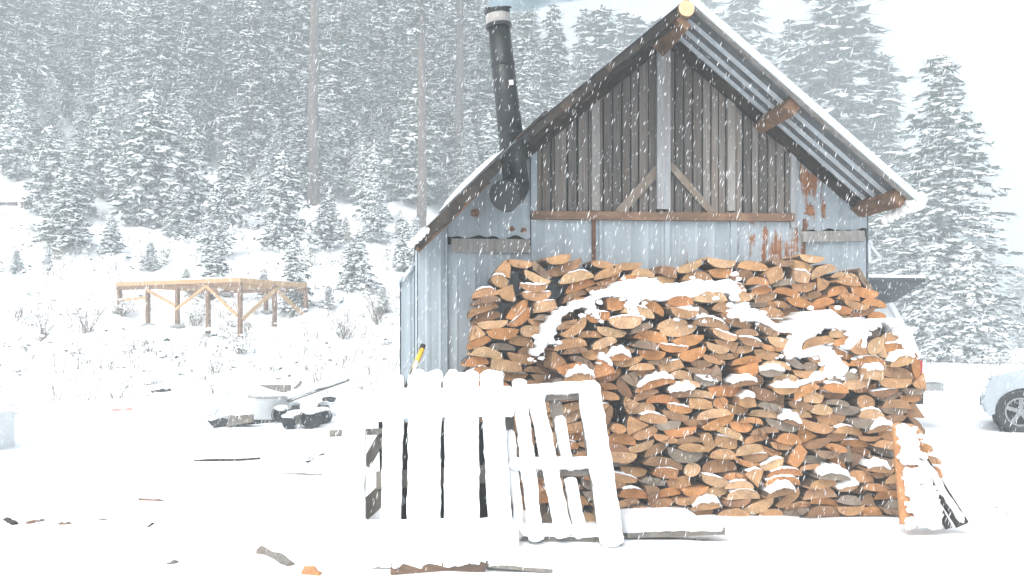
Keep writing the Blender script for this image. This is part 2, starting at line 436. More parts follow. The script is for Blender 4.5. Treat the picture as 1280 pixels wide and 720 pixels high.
# side walls
def side_sheet(u, v0, v1, z1a, z1b, name='side_wall', mat=None, sgn=-1):
    mb = MB(); n = int((v1-v0)/.03)
    for i in range(n+1):
        v = lerp(v0, v1, i/n); ph = (v/.14) % 1; d = .014*(1-abs(ph-.5)*4) if abs(ph-.5) < .25 else 0
        mb.v += [(u+sgn*d, v, -.05), (u+sgn*d, v, lerp(z1a, z1b, i/n))]
    for i in range(n): mb.f.append((2*i, 2*i+1, 2*i+3, 2*i+2)); mb.m.append(0)
    o = sp(mb, name, mat or M['metal']); md = o.modifiers.new('t', 'SOLIDIFY'); md.thickness = .004
side_sheet(-.28, -.02, L, zr(-.27)-.04, zr(-.27)-.04)
side_sheet(W+.01, -.02, L, zr(W)-.04, zr(W)-.04, sgn=1)
# low lean-to on the left side, its roof sloping away
lean_u = -.425
mb = MB(); zl = Zp(527, 340, 1.0)
metal_sheet(lean_u, -.30, -.05, lambda u: lerp(zl-.13, zl+.04, (u-lean_u)/(-.30-lean_u)), .5, M['metal'], .012, .1, 'leanto_wall')
side_sheet(lean_u-.005, .5, 3.4, zl-.15, zl-.15, 'leanto_wall')
mb.bar((lean_u-.02, 1.95, zl-.14), (-.285, 1.95, zl+.055), (0,1,0), 3.0, .02); sp(mb, 'leanto_roof', M['metal'])
mb = MB(); mb.snowbar((lean_u+.06, .45, zl-.055), (lean_u+.06, 3.3, zl-.055), (1,0,1.3), .18, .035); sp(mb, 'roof_snow', M['snow'], None, True)
# roof sheets
def slope_sheet(ua, ub, name, mat, v0=OV, v1=L+.25, rag=0):
    mb = MB(); nv = 60; nu = 8
    for i in range(nv+1):
        v = lerp(v0, v1, i/nv); ph = ((v-v0-.29)/.175) % 1; d = .018 if (ph < .12 or ph > .88) else 0
        for j in range(nu+1):
            u = lerp(ua, ub, j/nu)
            w = rag*mnoise.noise(Vector((u*4, v*3, 2))) 
            mb.v.append((u, v + (rag*2*mnoise.noise(Vector((u*6, 1, 5))) if i == 0 else 0), zr(u)+d+w+.004))
    for i in range(nv):
        for j in range(nu):
            a = i*(nu+1)+j; mb.f.append((a, a+1, a+nu+2, a+nu+1)); mb.m.append(0)
    o = sp(mb, name, mat); md = o.modifiers.new('t', 'SOLIDIFY'); md.thickness = .006; md.offset = 1 if ub > ua else -1
    return o
slope_sheet(1.98, W+.03, 'roof_sheet', M['roofmetal'])
slope_sheet(.587, 1.98, 'roof_sheet', M['roofmetal'], rag=.006)
slope_sheet(-.30, .587, 'roof_sheet', M['roofmetal'], rag=.012)
n_r = Vector((.81, 0, 1)).normalized()      # outward normal of the right slope
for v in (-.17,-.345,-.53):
    mb = MB(); mb.bar((2.06, v, zr(2.06)-.018), (W-.03, v, zr(W-.03)-.018), (0,1,0), .026, .03); sp(mb, 'rib_highlight', M['paletrim'])  # strips hung under the sheet, snow's reflection on its ribs put into pale colour
mb = MB(); mb.bar((1.99, OV-.008, zr(1.99)), (W+.035, OV-.008, zr(W+.035)), (0,1,0), .022, .06); sp(mb, 'edge_flashing', M['paletrim'])
mb = MB(); mb.bar((1.99, OV+.04, zr(1.99)-.03), (W+.0, OV+.04, zr(W)-.03), (0,1,0), .05, .03); sp(mb, 'edge_batten', M['greyboard'])
# rafters against the wall, right and left
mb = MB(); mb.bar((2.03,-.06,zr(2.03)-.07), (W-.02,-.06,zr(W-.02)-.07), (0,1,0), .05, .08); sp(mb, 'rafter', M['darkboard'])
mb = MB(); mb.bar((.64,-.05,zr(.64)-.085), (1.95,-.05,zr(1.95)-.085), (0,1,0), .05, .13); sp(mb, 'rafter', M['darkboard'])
# purlins and ridge log of the overhang
def purlin(u, dz, w, h):
    mb = MB(); mb.bar((u, OV+.10, zr(u)-dz), (u, .05, zr(u)-dz), Vector((1,0,-.81)), w, h, 0, .004); sp(mb, 'purlin', M['brownpur'])
M['brownpur'] = m_wood('purlin_wood', (.15,.085,.05), (.28,.17,.105), (.10,.06,.04), (8,3,8))
purlin(2.93, .085, .12, .10); purlin(3.89, .08, .13, .10)
ur, zr_ = uz(857, 12, OV+.0)
mb = MB(); mb.tube([(ur, OV-.03, zr_), (ur, .06, zr_-.01)], [.068, .075], 18, 0, True, 1); sp(mb, 'ridge_log', [M['brownpur'], M['palecut']] if 'palecut' in M else [M['brownpur'], M.setdefault('palecut', m_plain('pale_cut_wood', (.62,.44,.25), .8, 0, .12, 20))])
mb = MB(); mb.bar((1.93, OV+.03, zr(1.93)-.15), (1.93, .05, zr(1.93)-.15), (1,0,1), .06, .16); sp(mb, 'ridge_beam', M['brownpur'])
# fascia of the left slope: layered boards, broken where the stovepipe passes
def fascia(ua, ub, dz, h, t, v, mat, name):
    mb = MB(); nn = 10
    for i in range(nn):
        a = lerp(ua, ub, i/nn); b = lerp(ua, ub, (i+1)/nn)
        hh = h*(1+.25*mnoise.noise(Vector((a*5, dz*9, 1)))); 
        mb.bar((a, v, zr(a)-dz-hh/2), (b, v, zr(b)-dz-hh/2), (0,1,0), t, hh, 0, .004)
    sp(mb, name, mat)
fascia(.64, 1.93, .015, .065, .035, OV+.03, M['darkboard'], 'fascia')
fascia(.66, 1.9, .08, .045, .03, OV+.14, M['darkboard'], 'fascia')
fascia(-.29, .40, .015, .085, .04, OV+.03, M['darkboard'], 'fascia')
fascia(-.28, .30, .085, .045, .03, OV+.10, M['brownpur'], 'fascia')
mb = MB(); mb.bar((.52, OV+.02, zr(.52)+.015), (.78, OV+.02, zr(.78)+.02), (0,1,0), .05, .03, 0, .01); sp(mb, 'fascia', M['darkboard'])
# small triangular bracket on the right corner
mb = MB()
p = [S(*(lambda q: (q[0], -.3, q[1]))(uz(x, y, -.3))) for x, y in ((1085,304),(1101,324),(1085,330))]
lp = [Vector((uz(x, y, -.02)[0]+.0, -.02, uz(x, y, -.02)[1])) for x, y in ((1086,304),(1101,323),(1087,329))]
for a, b in ((0,1),(1,2),(0,2)): mb.bar(lp[a], lp[b], (0,1,0), .02, .025)
sp(mb, 'bracket', M['paletrim'])
# snow on the roof
def roof_snow(ua, ub, v0, v1, th, rag=.3):
    mb = MB(); nu = max(6, int((ub-ua)/.06)); nv = max(4, int((v1-v0)/.12)); top = []; bot = []
    for i in range(nu+1):
        for j in range(nv+1):
            u = lerp(ua, ub, i/nu); v = lerp(v0, v1, j/nv)
            e = min(min(i, nu-i)/3.0, min(j, nv-j)/1.0, 1)
            h = th*math.sqrt(max(e, .0))*(1+rag*mnoise.noise(Vector((u*3, v*3, ua))))
            top.append((u, v, zr(u)+.03+max(h, .004))); bot.append((u, v, zr(u)+.026))
    n = nv+1
    fs = [(i*n+j, (i+1)*n+j, (i+1)*n+j+1, i*n+j+1) for i in range(nu) for j in range(nv)]
    K = len(top); mb.add(top+bot, fs + [tuple(x+K for x in f[::-1]) for f in fs])
    edge = [i*n for i in range(nu+1)]; mb.f += [(a, b, b+K, a+K) for a, b in zip(edge, edge[1:])]; mb.m += [0]*nu
    sp(mb, 'roof_snow', M['snow'], None, True)
roof_snow(2.03, W+.05, OV+.0, L+.2, .03)
roof_snow(-.10, .42, OV+.0, L+.2, .075)
roof_snow(.75, 1.95, OV+.5, L+.2, .06)
mb = MB()
for q in range(7): 
    v = OV+.02+q*.05; mb.lump((W+.05+R.uniform(-.02,.02), v, zr(W+.05)+.0+R.uniform(-.03,.02)), (.06,.06,.07), 0, 2, .3)
for q in range(4): mb.lump((W+.03-q*.02, OV+.25+q*.06, zr(W+.03)-.08-q*.015), (.035,.04,.05), 0, 2, .3)
sp(mb, 'roof_snow', M['snow'], None, True)
mb = MB()
for q in range(5): 
    u = -.33+q*.03; mb.lump((u, OV-.02+q*.01, zr(u)-.02), (.035,.03,.03), 0, 2, .3)
sp(mb, 'roof_snow', M['snow'], None, True)

# stovepipe (bolted to the shed: a part of it, with its own pieces)
vp = -.47
def sv(px, py, v): 
    u, z = uz(px, py, v); return Vector((u, v, z))
top = sv(622.5, 24, vp); bot = sv(645, 228, vp)
mb = MB(); mb.tube([bot, lerp(bot, top, .5), top], [.112, .103, .094], 24); pipe = sp(mb, 'stovepipe', M['blackpipe'], None, True)
ax = (top-bot).normalized()
for t_ in (.30, .72):
    mb = MB(); c = lerp(bot, top, t_); mb.tube([c-ax*.012, c+ax*.012], lerp(.115,.1,t_), 24); sp(mb, 'pipe_collar', M['blackpipe'], pipe)
mb = MB(); mb.tube([top-ax*.07, top-ax*.02, top+ax*.035], [.100,.108,.106], 24, 0, False); o = sp(mb, 'chimney_band', M['ash'], pipe)
o.modifiers.new('t', 'SOLIDIFY').thickness = .006
mb = MB()
for t_ in (-.075, .04): mb.tube([top+ax*t_, top+ax*(t_+.028)], [.112, .112], 24)
sp(mb, 'chimney_rim', M['blackpipe'], pipe)
mb = MB()
for q in range(3): mb.lump(top+ax*.075+Vector((-.06+q*.06, -.03*q, .0)), (.05,.05,.014), 0, 2, .4)
sp(mb, 'soot', M['blackpipe'], pipe)
e1 = sv(641, 240, vp-.05); e2 = sv(631, 244, vp-.22)
mb = MB(); mb.tube([bot+ax*.05, bot-ax*.03, e1, lerp(e1, e2, .5), e2], [.112,.116,.12,.12,.122], 24); sp(mb, 'pipe_elbow', M['blackpipe'], pipe, True)
mb = MB(); d = (e2-e1).normalized(); mb.tube([e2-d*.01, e2+d*.02], [.13, .128], 28); sp(mb, 'end_cap', M['blackpipe'], pipe)
mb = MB(); mb.tube([e1+Vector((0,.02,0)), Vector((e1.x, .03, e1.z))], .105, 20); sp(mb, 'wall_pipe', M['blackpipe'], pipe)
c = sv(639, 103, vp-.108); mb = MB(); mb.bar(c-ax*.02, c+ax*.02, (1,0,0), .036, .006); sp(mb, 'label_plate', M['label'], pipe)

# ------------------------------------------------------------------ snow pillow from a traced outline
def inside(poly, x, y):
    c = False; n = len(poly)
    for i in range(n):
        x1, y1 = poly[i]; x2, y2 = poly[i-1]
        if (y1 > y) != (y2 > y) and x < (x2-x1)*(y-y1)/(y2-y1)+x1: c = not c
    return c
def edist(poly, x, y):
    P = np.array(poly); Q = np.roll(P, -1, 0); d = Q-P; w = np.array([x, y])-P
    t = np.clip((w*d).sum(1)/((d*d).sum(1)+1e-12), 0, 1); return float(np.sqrt(((w-d*t[:, None])**2).sum(1).min()))
def pillow(mb, poly, v0, bulge, depth, r, step=.014, mi=0, warp=0):
    """fill a (u,z) outline with a soft snow body; front at v0-bulge, back at v0+depth"""
    us = [p[0] for p in poly]; zs = [p[1] for p in poly]
    nx = int((max(us)-min(us))/step)+3; nz = int((max(zs)-min(zs))/step)+3
    x0, z0 = min(us)-step, min(zs)-step; idx = {}; pts = []; D = []
    for i in range(nx+1):
        for j in range(nz+1):
            x, z = x0+i*step, z0+j*step
            wx = .016*mnoise.noise(Vector((x*16, z*16, 5)))+.010*mnoise.noise(Vector((x*40, z*40, 9))); wz = .016*mnoise.noise(Vector((x*16, z*16, 25)))+.010*mnoise.noise(Vector((x*40, z*40, 29)))
            if inside(poly, x+wx*warp, z+wz*warp):
                idx[(i, j)] = len(pts); pts.append([x, z]); D.append(edist(poly, x, z))
    quads = []
    for (i, j) in idx:
        q = [(i, j), (i+1, j), (i+1, j+1), (i, j+1)]
        if all(k in idx for k in q): quads.append([idx[k] for k in q])
    if not quads: return
    ed = {}
    for q in quads:
        for a, b in zip(q, q[1:]+q[:1]): ed[(a, b)] = 1
    bnd = [(a, b) for (a, b) in ed if (b, a) not in ed]
    nb = {}
    for a, b in bnd: nb.setdefault(a, []).append(b); nb.setdefault(b, []).append(a)
    for it in range(3):
        new = {}
        for a, l in nb.items():
            new[a] = [(pts[a][k]*2+sum(pts[b][k] for b in l))/(2+len(l)) for k in (0, 1)]
        for a, p in new.items(): pts[a] = p
    K = len(pts); fr = []; bk = []
    for (x, z), d in zip(pts, D):
        t = min(1, d/r); h = bulge*math.sqrt(max(0, 1-(1-t)**2))
        h += .018*mnoise.noise(Vector((x*7, z*7, v0)))*t + .006*mnoise.noise(Vector((x*25, z*25, v0)))*t
        fr.append((x, v0-h, z)); bk.append((x, v0+depth, z))
    mb.add(fr+bk, [tuple(q) for q in quads]+[tuple(i+K for i in q[::-1]) for q in quads]+[(b, a, a+K, b+K) for a, b in bnd], mi)

# ------------------------------------------------------------------ firewood
VF, VB = -.95, -.48         # front faces of the front and the back stack
LEN = .40
def gen_piece():
    """2D outline (x,z), origin on the pith; kind word"""
    k = R.random(); pts = []
    n = 18
    if k < .80:                                   # half-moon slab
        w = R.uniform(.20, .345); h = w*R.uniform(.23, .37); kind = 'half-round'
        for i in range(n+1):
            a = math.pi*i/n
            e = abs(math.cos(a))**.9*(1 if math.cos(a) > 0 else -1)
            pts.append((e*w/2, -math.sin(a)**.85*h))
        m_ = 3; c = R.uniform(-.008, .022)
        for i in range(1, m_): t = i/m_; pts.append((-w/2+w*t+0, c*math.sin(math.pi*t)+R.uniform(-.003,.003)))
    elif k < .89:                                 # wedge
        r = R.uniform(.13, .21); a0 = R.uniform(.9, 1.5); kind = 'wedge-shaped'
        pts = [(0, 0)]
        for i in range(9):
            a = -math.pi/2-a0/2+a0*i/8; pts.append((math.cos(a)*r, math.sin(a)*r))
    elif k < .975:                                 # squarish split
        w = R.uniform(.15, .25); h = R.uniform(.07, .12); kind = 'squared'
        pts = [(-w/2,0),(-w/2+R.uniform(-.02,.02),-h),(-w/6,-h*R.uniform(1,1.12)),(w/4,-h*R.uniform(1,1.1)),(w/2+R.uniform(-.02,.02),-h*.9),(w/2,R.uniform(-.02,.01)),(w/8,R.uniform(0,.02))]
    else:                                         # small round
        r = R.uniform(.055, .085); kind = 'round'; e = R.uniform(.7, .95)
        pts = [(math.cos(2*math.pi*i/16)*r*1.2, math.sin(2*math.pi*i/16)*r*e) for i in range(16)]
    s = R.random()*100
    pts = [(x*(1+.06*mnoise.noise(Vector((x*14, z*14, s))))+.007*mnoise.noise(Vector((x*40,z*40,s))), z*(1+.12*mnoise.noise(Vector((x*12, z*12, s+9))))) for x, z in pts]
    return pts, kind
def rot2(pts, a):
    c, s = math.cos(a), math.sin(a); return [(x*c-z*s, x*s+z*c) for x, z in pts]
GS = .008
def profile(pts):
    xs = [p[0] for p in pts]; x0, x1 = min(xs), max(xs); n = max(2, int((x1-x0)/GS))
    b = np.full(n+1, 9.); t = np.full(n+1, -9.)
    P = pts+[pts[0]]
    for i in range(n+1):
        x = x0+(x1-x0)*i/n
        for (ax_, az), (bx, bz) in zip(P, P[1:]):
            if min(ax_, bx)-1e-9 <= x <= max(ax_, bx)+1e-9 and abs(bx-ax_) > 1e-9:
                z = az+(bz-az)*(x-ax_)/(bx-ax_)
                if z < b[i]: b[i] = z
                if z > t[i]: t[i] = z
    b[b > 8] = 0; t[t < -8] = 0
    return x0, b, t
def interp(pl, x):
    if x <= pl[0][0]: return pl[0][1]
    for (a, ya), (b, yb) in zip(pl, pl[1:]):
        if x <= b: return lerp(ya, yb, (x-a)/(b-a+1e-9))
    return pl[-1][1]
def pack(topl, lf, rf, z0, big=1.0, maxn=900):
    """drop split logs one by one into the lowest snug place under the outline"""
    u0, u1 = topl[0][0], topl[-1][0]; N = int((u1-u0)/GS)+2
    H = np.full(N, z0); ID = np.zeros(N, int); T = np.array([interp(topl, u0+i*GS) for i in range(N)]); out = []
    for it in range(maxn):
        room = (T-H); ok = np.where(room > .045)[0]
        if len(ok) == 0: break
        best = None
        for c in range(80):
            pts, kind = gen_piece(); pts = [(x*big, z*big) for x, z in pts]
            fl = R.random()
            base = 0 if fl < .62 else math.pi
            if kind == 'wedge-shaped': base = R.uniform(0, 6.28)
            a = base + R.gauss(0, .20)
            if R.random() < .04: a += R.choice((-1, 1))*R.uniform(.6, 1.2)
            p2 = rot2(pts, a); x0, b, t = profile(p2); n = len(b)
            cz = ok[np.argsort(H[ok])[:max(1, len(ok)//3)]]
            i0 = int(R.choice(list(cz))) - R.randint(0, n-1)
            if i0 < 0 or i0+n > N: i0 = max(0, min(N-n, i0))
            if n > N: continue
            h = H[i0:i0+n]; df = np.sort(h-b); y = df[min(n-1, int(n*.96))]-.004
            zc = y+(b.mean()+t.mean())/2; ul = u0+i0*GS
            if ul < lf(zc)-.03 or ul+n*GS > rf(zc)+.03: continue
            over = np.maximum(0, y+t-T[i0:i0+n]-.02).sum()
            gap = (y+b-h).clip(0).mean()
            ids = set(ID[i0:i0+n]); bond = 0 if len(ids) > 1 else .035
            e1 = ID[max(0,i0-1)] != ID[min(N-1,i0+1)]; e2 = ID[max(0,i0+n-2)] != ID[min(N-1,i0+n)]
            cost = gap*1.25 + (zc-z0)*.8 + over*.6 - n*GS*.05 + bond + .012*(e1+e2)
            if best is None or cost < best[0]: best = (cost, p2, kind, a, fl, i0, n, y, b, t, ul-x0, over)
        if best is None: 
            j = ok[np.argmin(H[ok])]; H[max(0,j-3):j+4] += .03; continue
        cost, p2, kind, a, fl, i0, n, y, b, t, uc, over = best
        if over > .5:
            H[i0:i0+n] = np.maximum(H[i0:i0+n], T[i0:i0+n]); continue
        H[i0:i0+n] = np.maximum(H[i0:i0+n], y+t)
        ID[i0:i0+n] = it+1
        out.append(dict(p=p2, kind=kind, a=a, u=uc, z=y, up=fl < .62, t=t, x0=uc+0))
    return out
def pl_px(pts, v): return [uz(x, y, v) for x, y in pts]
front_top = pl_px([(674,470),(682,445),(692,420),(706,400),(740,384),(780,366),(850,360),(920,364),(940,396),(985,418),(1040,410),(1100,408),(1140,416),(1154,450),(1164,520),(1180,560)], VF)
back_top = pl_px([(570,500),(577,430),(588,374),(606,343),(648,319),(722,320),(738,334),(762,326),(800,332),(860,326),(960,322),(1010,322),(1056,334),(1082,350),(1102,374),(1112,396)], VB)
rp = sorted([(uz(x, y, VF)[1], uz(x, y, VF)[0]) for x, y in ((1136,410),(1150,440),(1155,480),(1156,510),(1170,545),(1178,585),(1176,640))])
fl_ = uz(674, 470, VF)[0]; bl_ = uz(574, 450, VB)[0]; br_ = uz(1112, 396, VB)[0]
ZB = uz(1000, 646, VF)[1]
def area(d):
    p = d['p']; return abs(sum(p[i-1][0]*p[i][1]-p[i][0]*p[i-1][1] for i in range(len(p))))/2
R.seed(5)
front = pack(front_top, lambda z: fl_-.02, lambda z: interp(rp, z), ZB, 1.0)
R.seed(105)
back = pack(back_top, lambda z: bl_, lambda z: br_, ZB, 1.06)
COL = [('pale', (.58,.365,.205), 2.6), ('tan', (.51,.29,.145), 4.5), ('orange', (.53,.25,.10), 3.6), ('brown', (.32,.18,.098), 2.2), ('grey', (.30,.245,.19), 1.3)]
def pick_col(fresh):
    ws = [c[2]*(1.8 if fresh and c[0] == 'orange' else 1)*(.35 if fresh and c[0] == 'grey' else 1) for c in COL]
    r = R.random()*sum(ws)
    for c, w in zip(COL, ws):
        r -= w
        if r <= 0: break
    k = R.uniform(.86, 1.14); return c[0], tuple(min(.8, x*k*R.uniform(.97,1.03)) for x in c[1])
def piece_mesh(mb, d, du=0., dv=0., dz=0., yaw=0.):
    p = d['p']; n = len(p); lo = []; ln = LEN*d.get('len', 1)
    ccw = sum(p[i-1][0]*p[i][1]-p[i][0]*p[i-1][1] for i in range(n)) > 0
    if not ccw: p = p[::-1]
    sh = [(x*R.uniform(.985,1.015), z) for x, z in p]; ty, tz = R.uniform(-.06, .06), R.uniform(-.06, .06)
    mid = [(x*.985, z*.985) for x, z in p]
    fr = [(x+du, dv+x*ty+z*tz, z+dz) for x, z in mid]
    f2 = [(x+du, dv+.012+x*ty+z*tz, z+dz) for x, z in p]
    bk = [(x+du, dv+ln, z+dz) for x, z in sh]
    mb.add(fr+f2+bk, [], 0); o = len(mb.v)-3*n
    mb.f.append(tuple(o+i for i in range(n))); mb.m.append(0)
    for i in range(n):
        j = (i+1) % n
        a, b = p[i], p[j]; la = math.hypot(a[0]-b[0], a[1]-b[1])
        # original local orientation tells bark (curved side) from split face
        ca, sa = math.cos(-d['a']), math.sin(-d['a'])
        mzx = (a[0]+b[0])/2*sa+(a[1]+b[1])/2*ca
        bark = (d['kind'] == 'round') or (d['kind'] == 'half-round' and mzx < -.014) or (d['kind'] == 'wedge-shaped' and math.hypot((a[0]+b[0])/2,(a[1]+b[1])/2) > .11) or (d['kind']=='squared' and mzx < -.06)
        mi = 1 if bark else 2
        mb.f.append((o+i, o+i+n, o+j+n, o+j)[::-1]); mb.m.append(0 if not bark else 1)
        mb.f.append((o+i+n, o+i+2*n, o+j+2*n, o+j+n)[::-1]); mb.m.append(mi)
    mb.f.append(tuple(o+i+2*n for i in range(n-1, -1, -1))); mb.m.append(0)
def tilt_word(d):
    a = (d['a']+math.pi/2) % math.pi - math.pi/2
    if d['kind'] == 'round': return 'upright'
    if a > .9 or a < -.9: return 'on edge'
    if a > .16: return 'tilted right'
    if a < -.16: return 'tilted left'
    return 'level'
CAPS = [(776,436),(720,466),(832,466),(855,480),(1004,518),(1098,519),(1045,586),(1088,578),(987,604),(1058,590),(882,624),(960,450),(945,490),(918,468),(968,478),(745,455),(1100,450),(1125,445),(900,470)]
cap_uz = [uz(x, y+10, VF) for x, y in CAPS]
caps = set()
for cu, cz in cap_uz:
    best = min(range(len(front)), key=lambda i: abs(front[i]['u']-cu)*.7+abs(front[i]['z']+np.mean([q[1] for q in front[i]['p']])-cz)+(9 if i in caps else 0))
    caps.add(best)
def rows_of(lst):
    """order logs into layers by height, then left to right"""
    zc = [(d['z']+np.mean([q[1] for q in d['p']])) for d in lst]; z0 = min(zc); pitch = .105
    rows = {}
    for i, z in enumerate(zc): rows.setdefault(int((z-z0+.03)/pitch), []).append(i)
    return rows
mass = MB(); rest = MB(); nwood = 0; CUT = 0
def stack(lst, vface, which, hidden, capset=()):
    global nwood
    vis = [i for i, d in enumerate(lst) if not hidden(d)]
    for i, d in enumerate(lst):
        d['dv'] = vface + R.gauss(0, .03) + (-.07 if i in capset else 0)
        d['len'] = R.uniform(.92, 1.05)
        if i not in vis: piece_mesh(mass, d, d['u'], d['dv'], d['z'])
        elif area(d) < CUT and i not in capset: piece_mesh(rest, d, d['u'], d['dv'], d['z'])
    vis = [i for i in vis if area(lst[i]) >= CUT or i in capset]
    sub = [lst[i] for i in vis]; rows = rows_of(sub)
    for r, (rk, ids) in enumerate(sorted(rows.items())):
        ids.sort(key=lambda i: sub[i]['u'])
        for c, i in enumerate(ids):
            d = sub[i]; mb = MB(); piece_mesh(mb, d)
            o = mb.build('split_log', [M['logend'], M['bark'], M['split']])
            o.location = S(d['u'], d['dv'], d['z']); o.rotation_euler = (0, 0, A + R.gauss(0, .05))
            cn, col = pick_col(which == 'back'); o.color = (*col, 1)
            cap = vis[i] in capset; dust = (not cap) and R.random() < .2 and tilt_word(d) != 'on edge'
            lab = f"{'snow-capped ' if cap else ''}{cn} {d['kind']} log {tilt_word(d)}, {ORD[min(r,34)]} layer up, {ORD[min(c,34)]} from left, {which} stack"
            tag(o, lab, 'firewood', 'split logs in the ' + which + ' woodpile')
            nwood += 1
            if cap or dust:
                x0, b, t = profile(d['p']); n = len(t); xs = [x0+(len_)*GS for len_ in range(n)]
                th = R.uniform(.035, .07) if cap else R.uniform(.008, .018); up = [(xs[k], t[k]+th*math.sin(math.pi*(k+.5)/n)**.5*(1+.25*math.sin(k*.7+i))) for k in range(n)]
                dn = [(xs[k], t[k]-(.028 if cap else .008)*R.uniform(.5, 1.2)) for k in range(n-1, -1, -1)]
                mc = MB(); pillow(mc, up+dn, -.004, .03 if cap else .010, .2, .03, .010 if cap else .006)
                if mc.v: mc.build('snow_cap' if cap else 'snow_dusting', M['snow'], o, True)
ft = front_top
hid_front = lambda d: (d['u'] < uz(640, 560, VF)[0])
def hid_back(d):
    z = d['z']+max(q[1] for q in d['p']); u = d['u']
    if u < fl_-.02: return z < Zp(600, 500, VB)       # behind the pallets
    if u > ft[-2][0]: return False
    # the line of sight over the front stack
    return z < interp(ft, u*1.0 - .0)-.05
_a = sorted([area(d) for d in front if not hid_front(d)]+[area(d) for d in back if not hid_back(d)], reverse=True)
if len(_a) > 300: CUT = _a[297]
stack(front, VF, 'front', hid_front, caps)
stack(back, VB, 'back', hid_back)
print('LOGS', len(front), len(back), nwood)
if mass.v:
    o = mass.build('firewood', [M['logend'], M['bark'], M['split']]); o.location = C0; o.rotation_euler = (0,0,A); o.color = (.36,.21,.12,1)
    tag(o, 'dim mass of split logs deep in the woodpile behind the pallets', 'firewood', kind='stuff')
if rest.v:
    o = rest.build('firewood', [M['logend_mixed'], M['bark'], M['split']]); o.location = C0; o.rotation_euler = (0,0,A); o.color = (.40,.24,.13,1)
    tag(o, 'small split logs wedged between the larger ones of the woodpile', 'firewood', kind='stuff')
# skid under the pile
sk = empty('skid', C0, A, label='low grey timber skid under the woodpile with a dark gap below', cat='skid')
u0, u1 = uz(690, 645, VF)[0], uz(1118, 645, VF)[0]
mb = MB(); mb.box((u0, VF-.03, ZB-.035), (u1, VF+.10, ZB-.003)); mb.build('deck_board', M['palletwood'], sk)
mb = MB(); mb.box((u0, VF+.14, ZB-.035), (u1, VF+.24, ZB-.003)); mb.build('deck_board', M['palletwood'], sk)
mb = MB(); mb.box((u0-.7, VF+.30, ZB-.035), (u1, VF+.86, ZB-.003)); mb.build('deck_board', M['palletwood'], sk)
for t_ in (.02, .35, .62, .80, .97):
    mb = MB(); x = lerp(u0, u1, t_); mb.box((x-.05, VF+.01, -.08), (x+.05, VF+.85, ZB-.037)); mb.build('runner', M['darkboard'], sk)
# snow lying on the front stack
arch = [(668,446),(676,425),(685,404),(705,383),(740,369),(775,352),(803,345),(830,352),(850,354),(872,348),(890,350),(920,347),(929,362),(926,380),(915,372),(900,366),(878,368),(862,376),(872,384),(878,396),(868,402),(855,400),(848,392),(838,378),(805,376),(796,386),(802,402),(782,402),(790,378),(778,372),(760,371),(745,378),(754,402),(742,398),(733,388),(715,388),(702,402),(693,420),(698,432),(686,430),(680,444)]
right = [(908,384),(930,378),(955,391),(980,408),(1000,401),(1018,388),(1043,387),(1058,399),(1095,397),(1128,398),(1140,412),(1153,442),(1137,444),(1128,424),(1112,406),(1098,405),(1088,412),(1086,438),(1070,442),(1056,436),(1062,414),(1040,410),(1022,420),(1040,434),(1066,462),(1052,474),(1032,476),(1012,482),(1000,492),(988,480),(1010,470),(1030,458),(1022,446),(985,450),(975,442),(985,424),(996,416),(972,418),(945,402),(925,402),(912,396)]
mb = MB()
for poly, bl, r_ in ((arch, .06, .045), (right, .06, .045)):
    pillow(mb, [uz(x, y, VF-.02) for x, y in poly], VF+.025, bl, .40, r_, .011, 0, 2.6)
    for (x, y) in poly:
        for q in range(2):
            u_, z_ = uz(x+R.uniform(-6,6), y+R.uniform(-5,7), VF-.02); r = R.uniform(.008,.028); mb.lump((u_, VF-R.uniform(-.01,.03), z_), (r*1.3, r, r*.8), 0, 2, .4, 5)
o = mb.build('snow', M['snow'], None, True); o.location = C0; o.rotation_euler = (0,0,A)
tag(o, 'thick uneven snow lying along the top of the front woodpile', 'snow', kind='stuff')
# ------------------------------------------------------------------ boards leaning at the right end of the pile
def leaning(name, label, cat, p0, p1, w, t, mat, snow, facing=(1,0,0), clumps=0):
    e = empty(name, p0, 0, label=label, cat=cat); p0 = Vector(p0); q = Vector(p1)-p0
    mb = MB(); mb.bar((0,0,0), q, facing, w, t); mb.build('board', mat, e)
    n_ = Vector((0,-1,.3))
    if snow:
        mb = MB(); off = n_.normalized()*(t/2+.012)
        mb.snowbar(off+Vector((-.012,0,.012)), q*.98+off+Vector((-.012,0,.012)), facing, w*.55, .04, 0, None, .01); mb.build('snow_cover', M['snow'], e, True)
    if clumps:
        mb = MB(); o_ = Vector((w*.22, -t/2-.02, 0))
        mb.snowbar(o_+Vector((.05,-.03,0)), q*.55+o_, facing, w*.95, .07, 0, 30, .024, 24); mb.snowbar(q*.60+o_+Vector((-w*.2,0,0)), q*1.0+o_+Vector((-w*.25,0,0)), facing, w*.7, .05, 0, 18, .020, 20)
        for _ in range(clumps):
            t_ = R.random()**1.3; c = q*t_ + Vector((R.uniform(-.5,.5)*w*(1.7-t_*.9)+.08*(1-t_), -t/2-R.uniform(0,.05)-.03*(1-t_), 0))
            r = R.uniform(.012, .036); mb.lump(c, (r, r*.8, r*.9), 0, 2, .45, 5)
        mb.build('snow_clumps', M['snow'], e, True)
    return e
leaning('plank', 'orange plank clotted with snow leaning upright against the right end of the woodpile', 'plank', at(1142,656,6.75), at(1131,532,7.05), .2, .03, M['plank'], False, (1,0,0), 90)
leaning('rail', 'dark snow topped rail sloping down from the right end of the woodpile', 'rail', at(1203,656,6.7), at(1150,572,7.0), .09, .05, M['darkboard'], True, (1,.0,.6))
leaning('rail', 'thin dark stick beneath the snow topped rail right of the woodpile', 'rail', at(1186,660,6.75), at(1146,585,7.05), .05, .03, M['darkboard'], False, (1,0,.6))

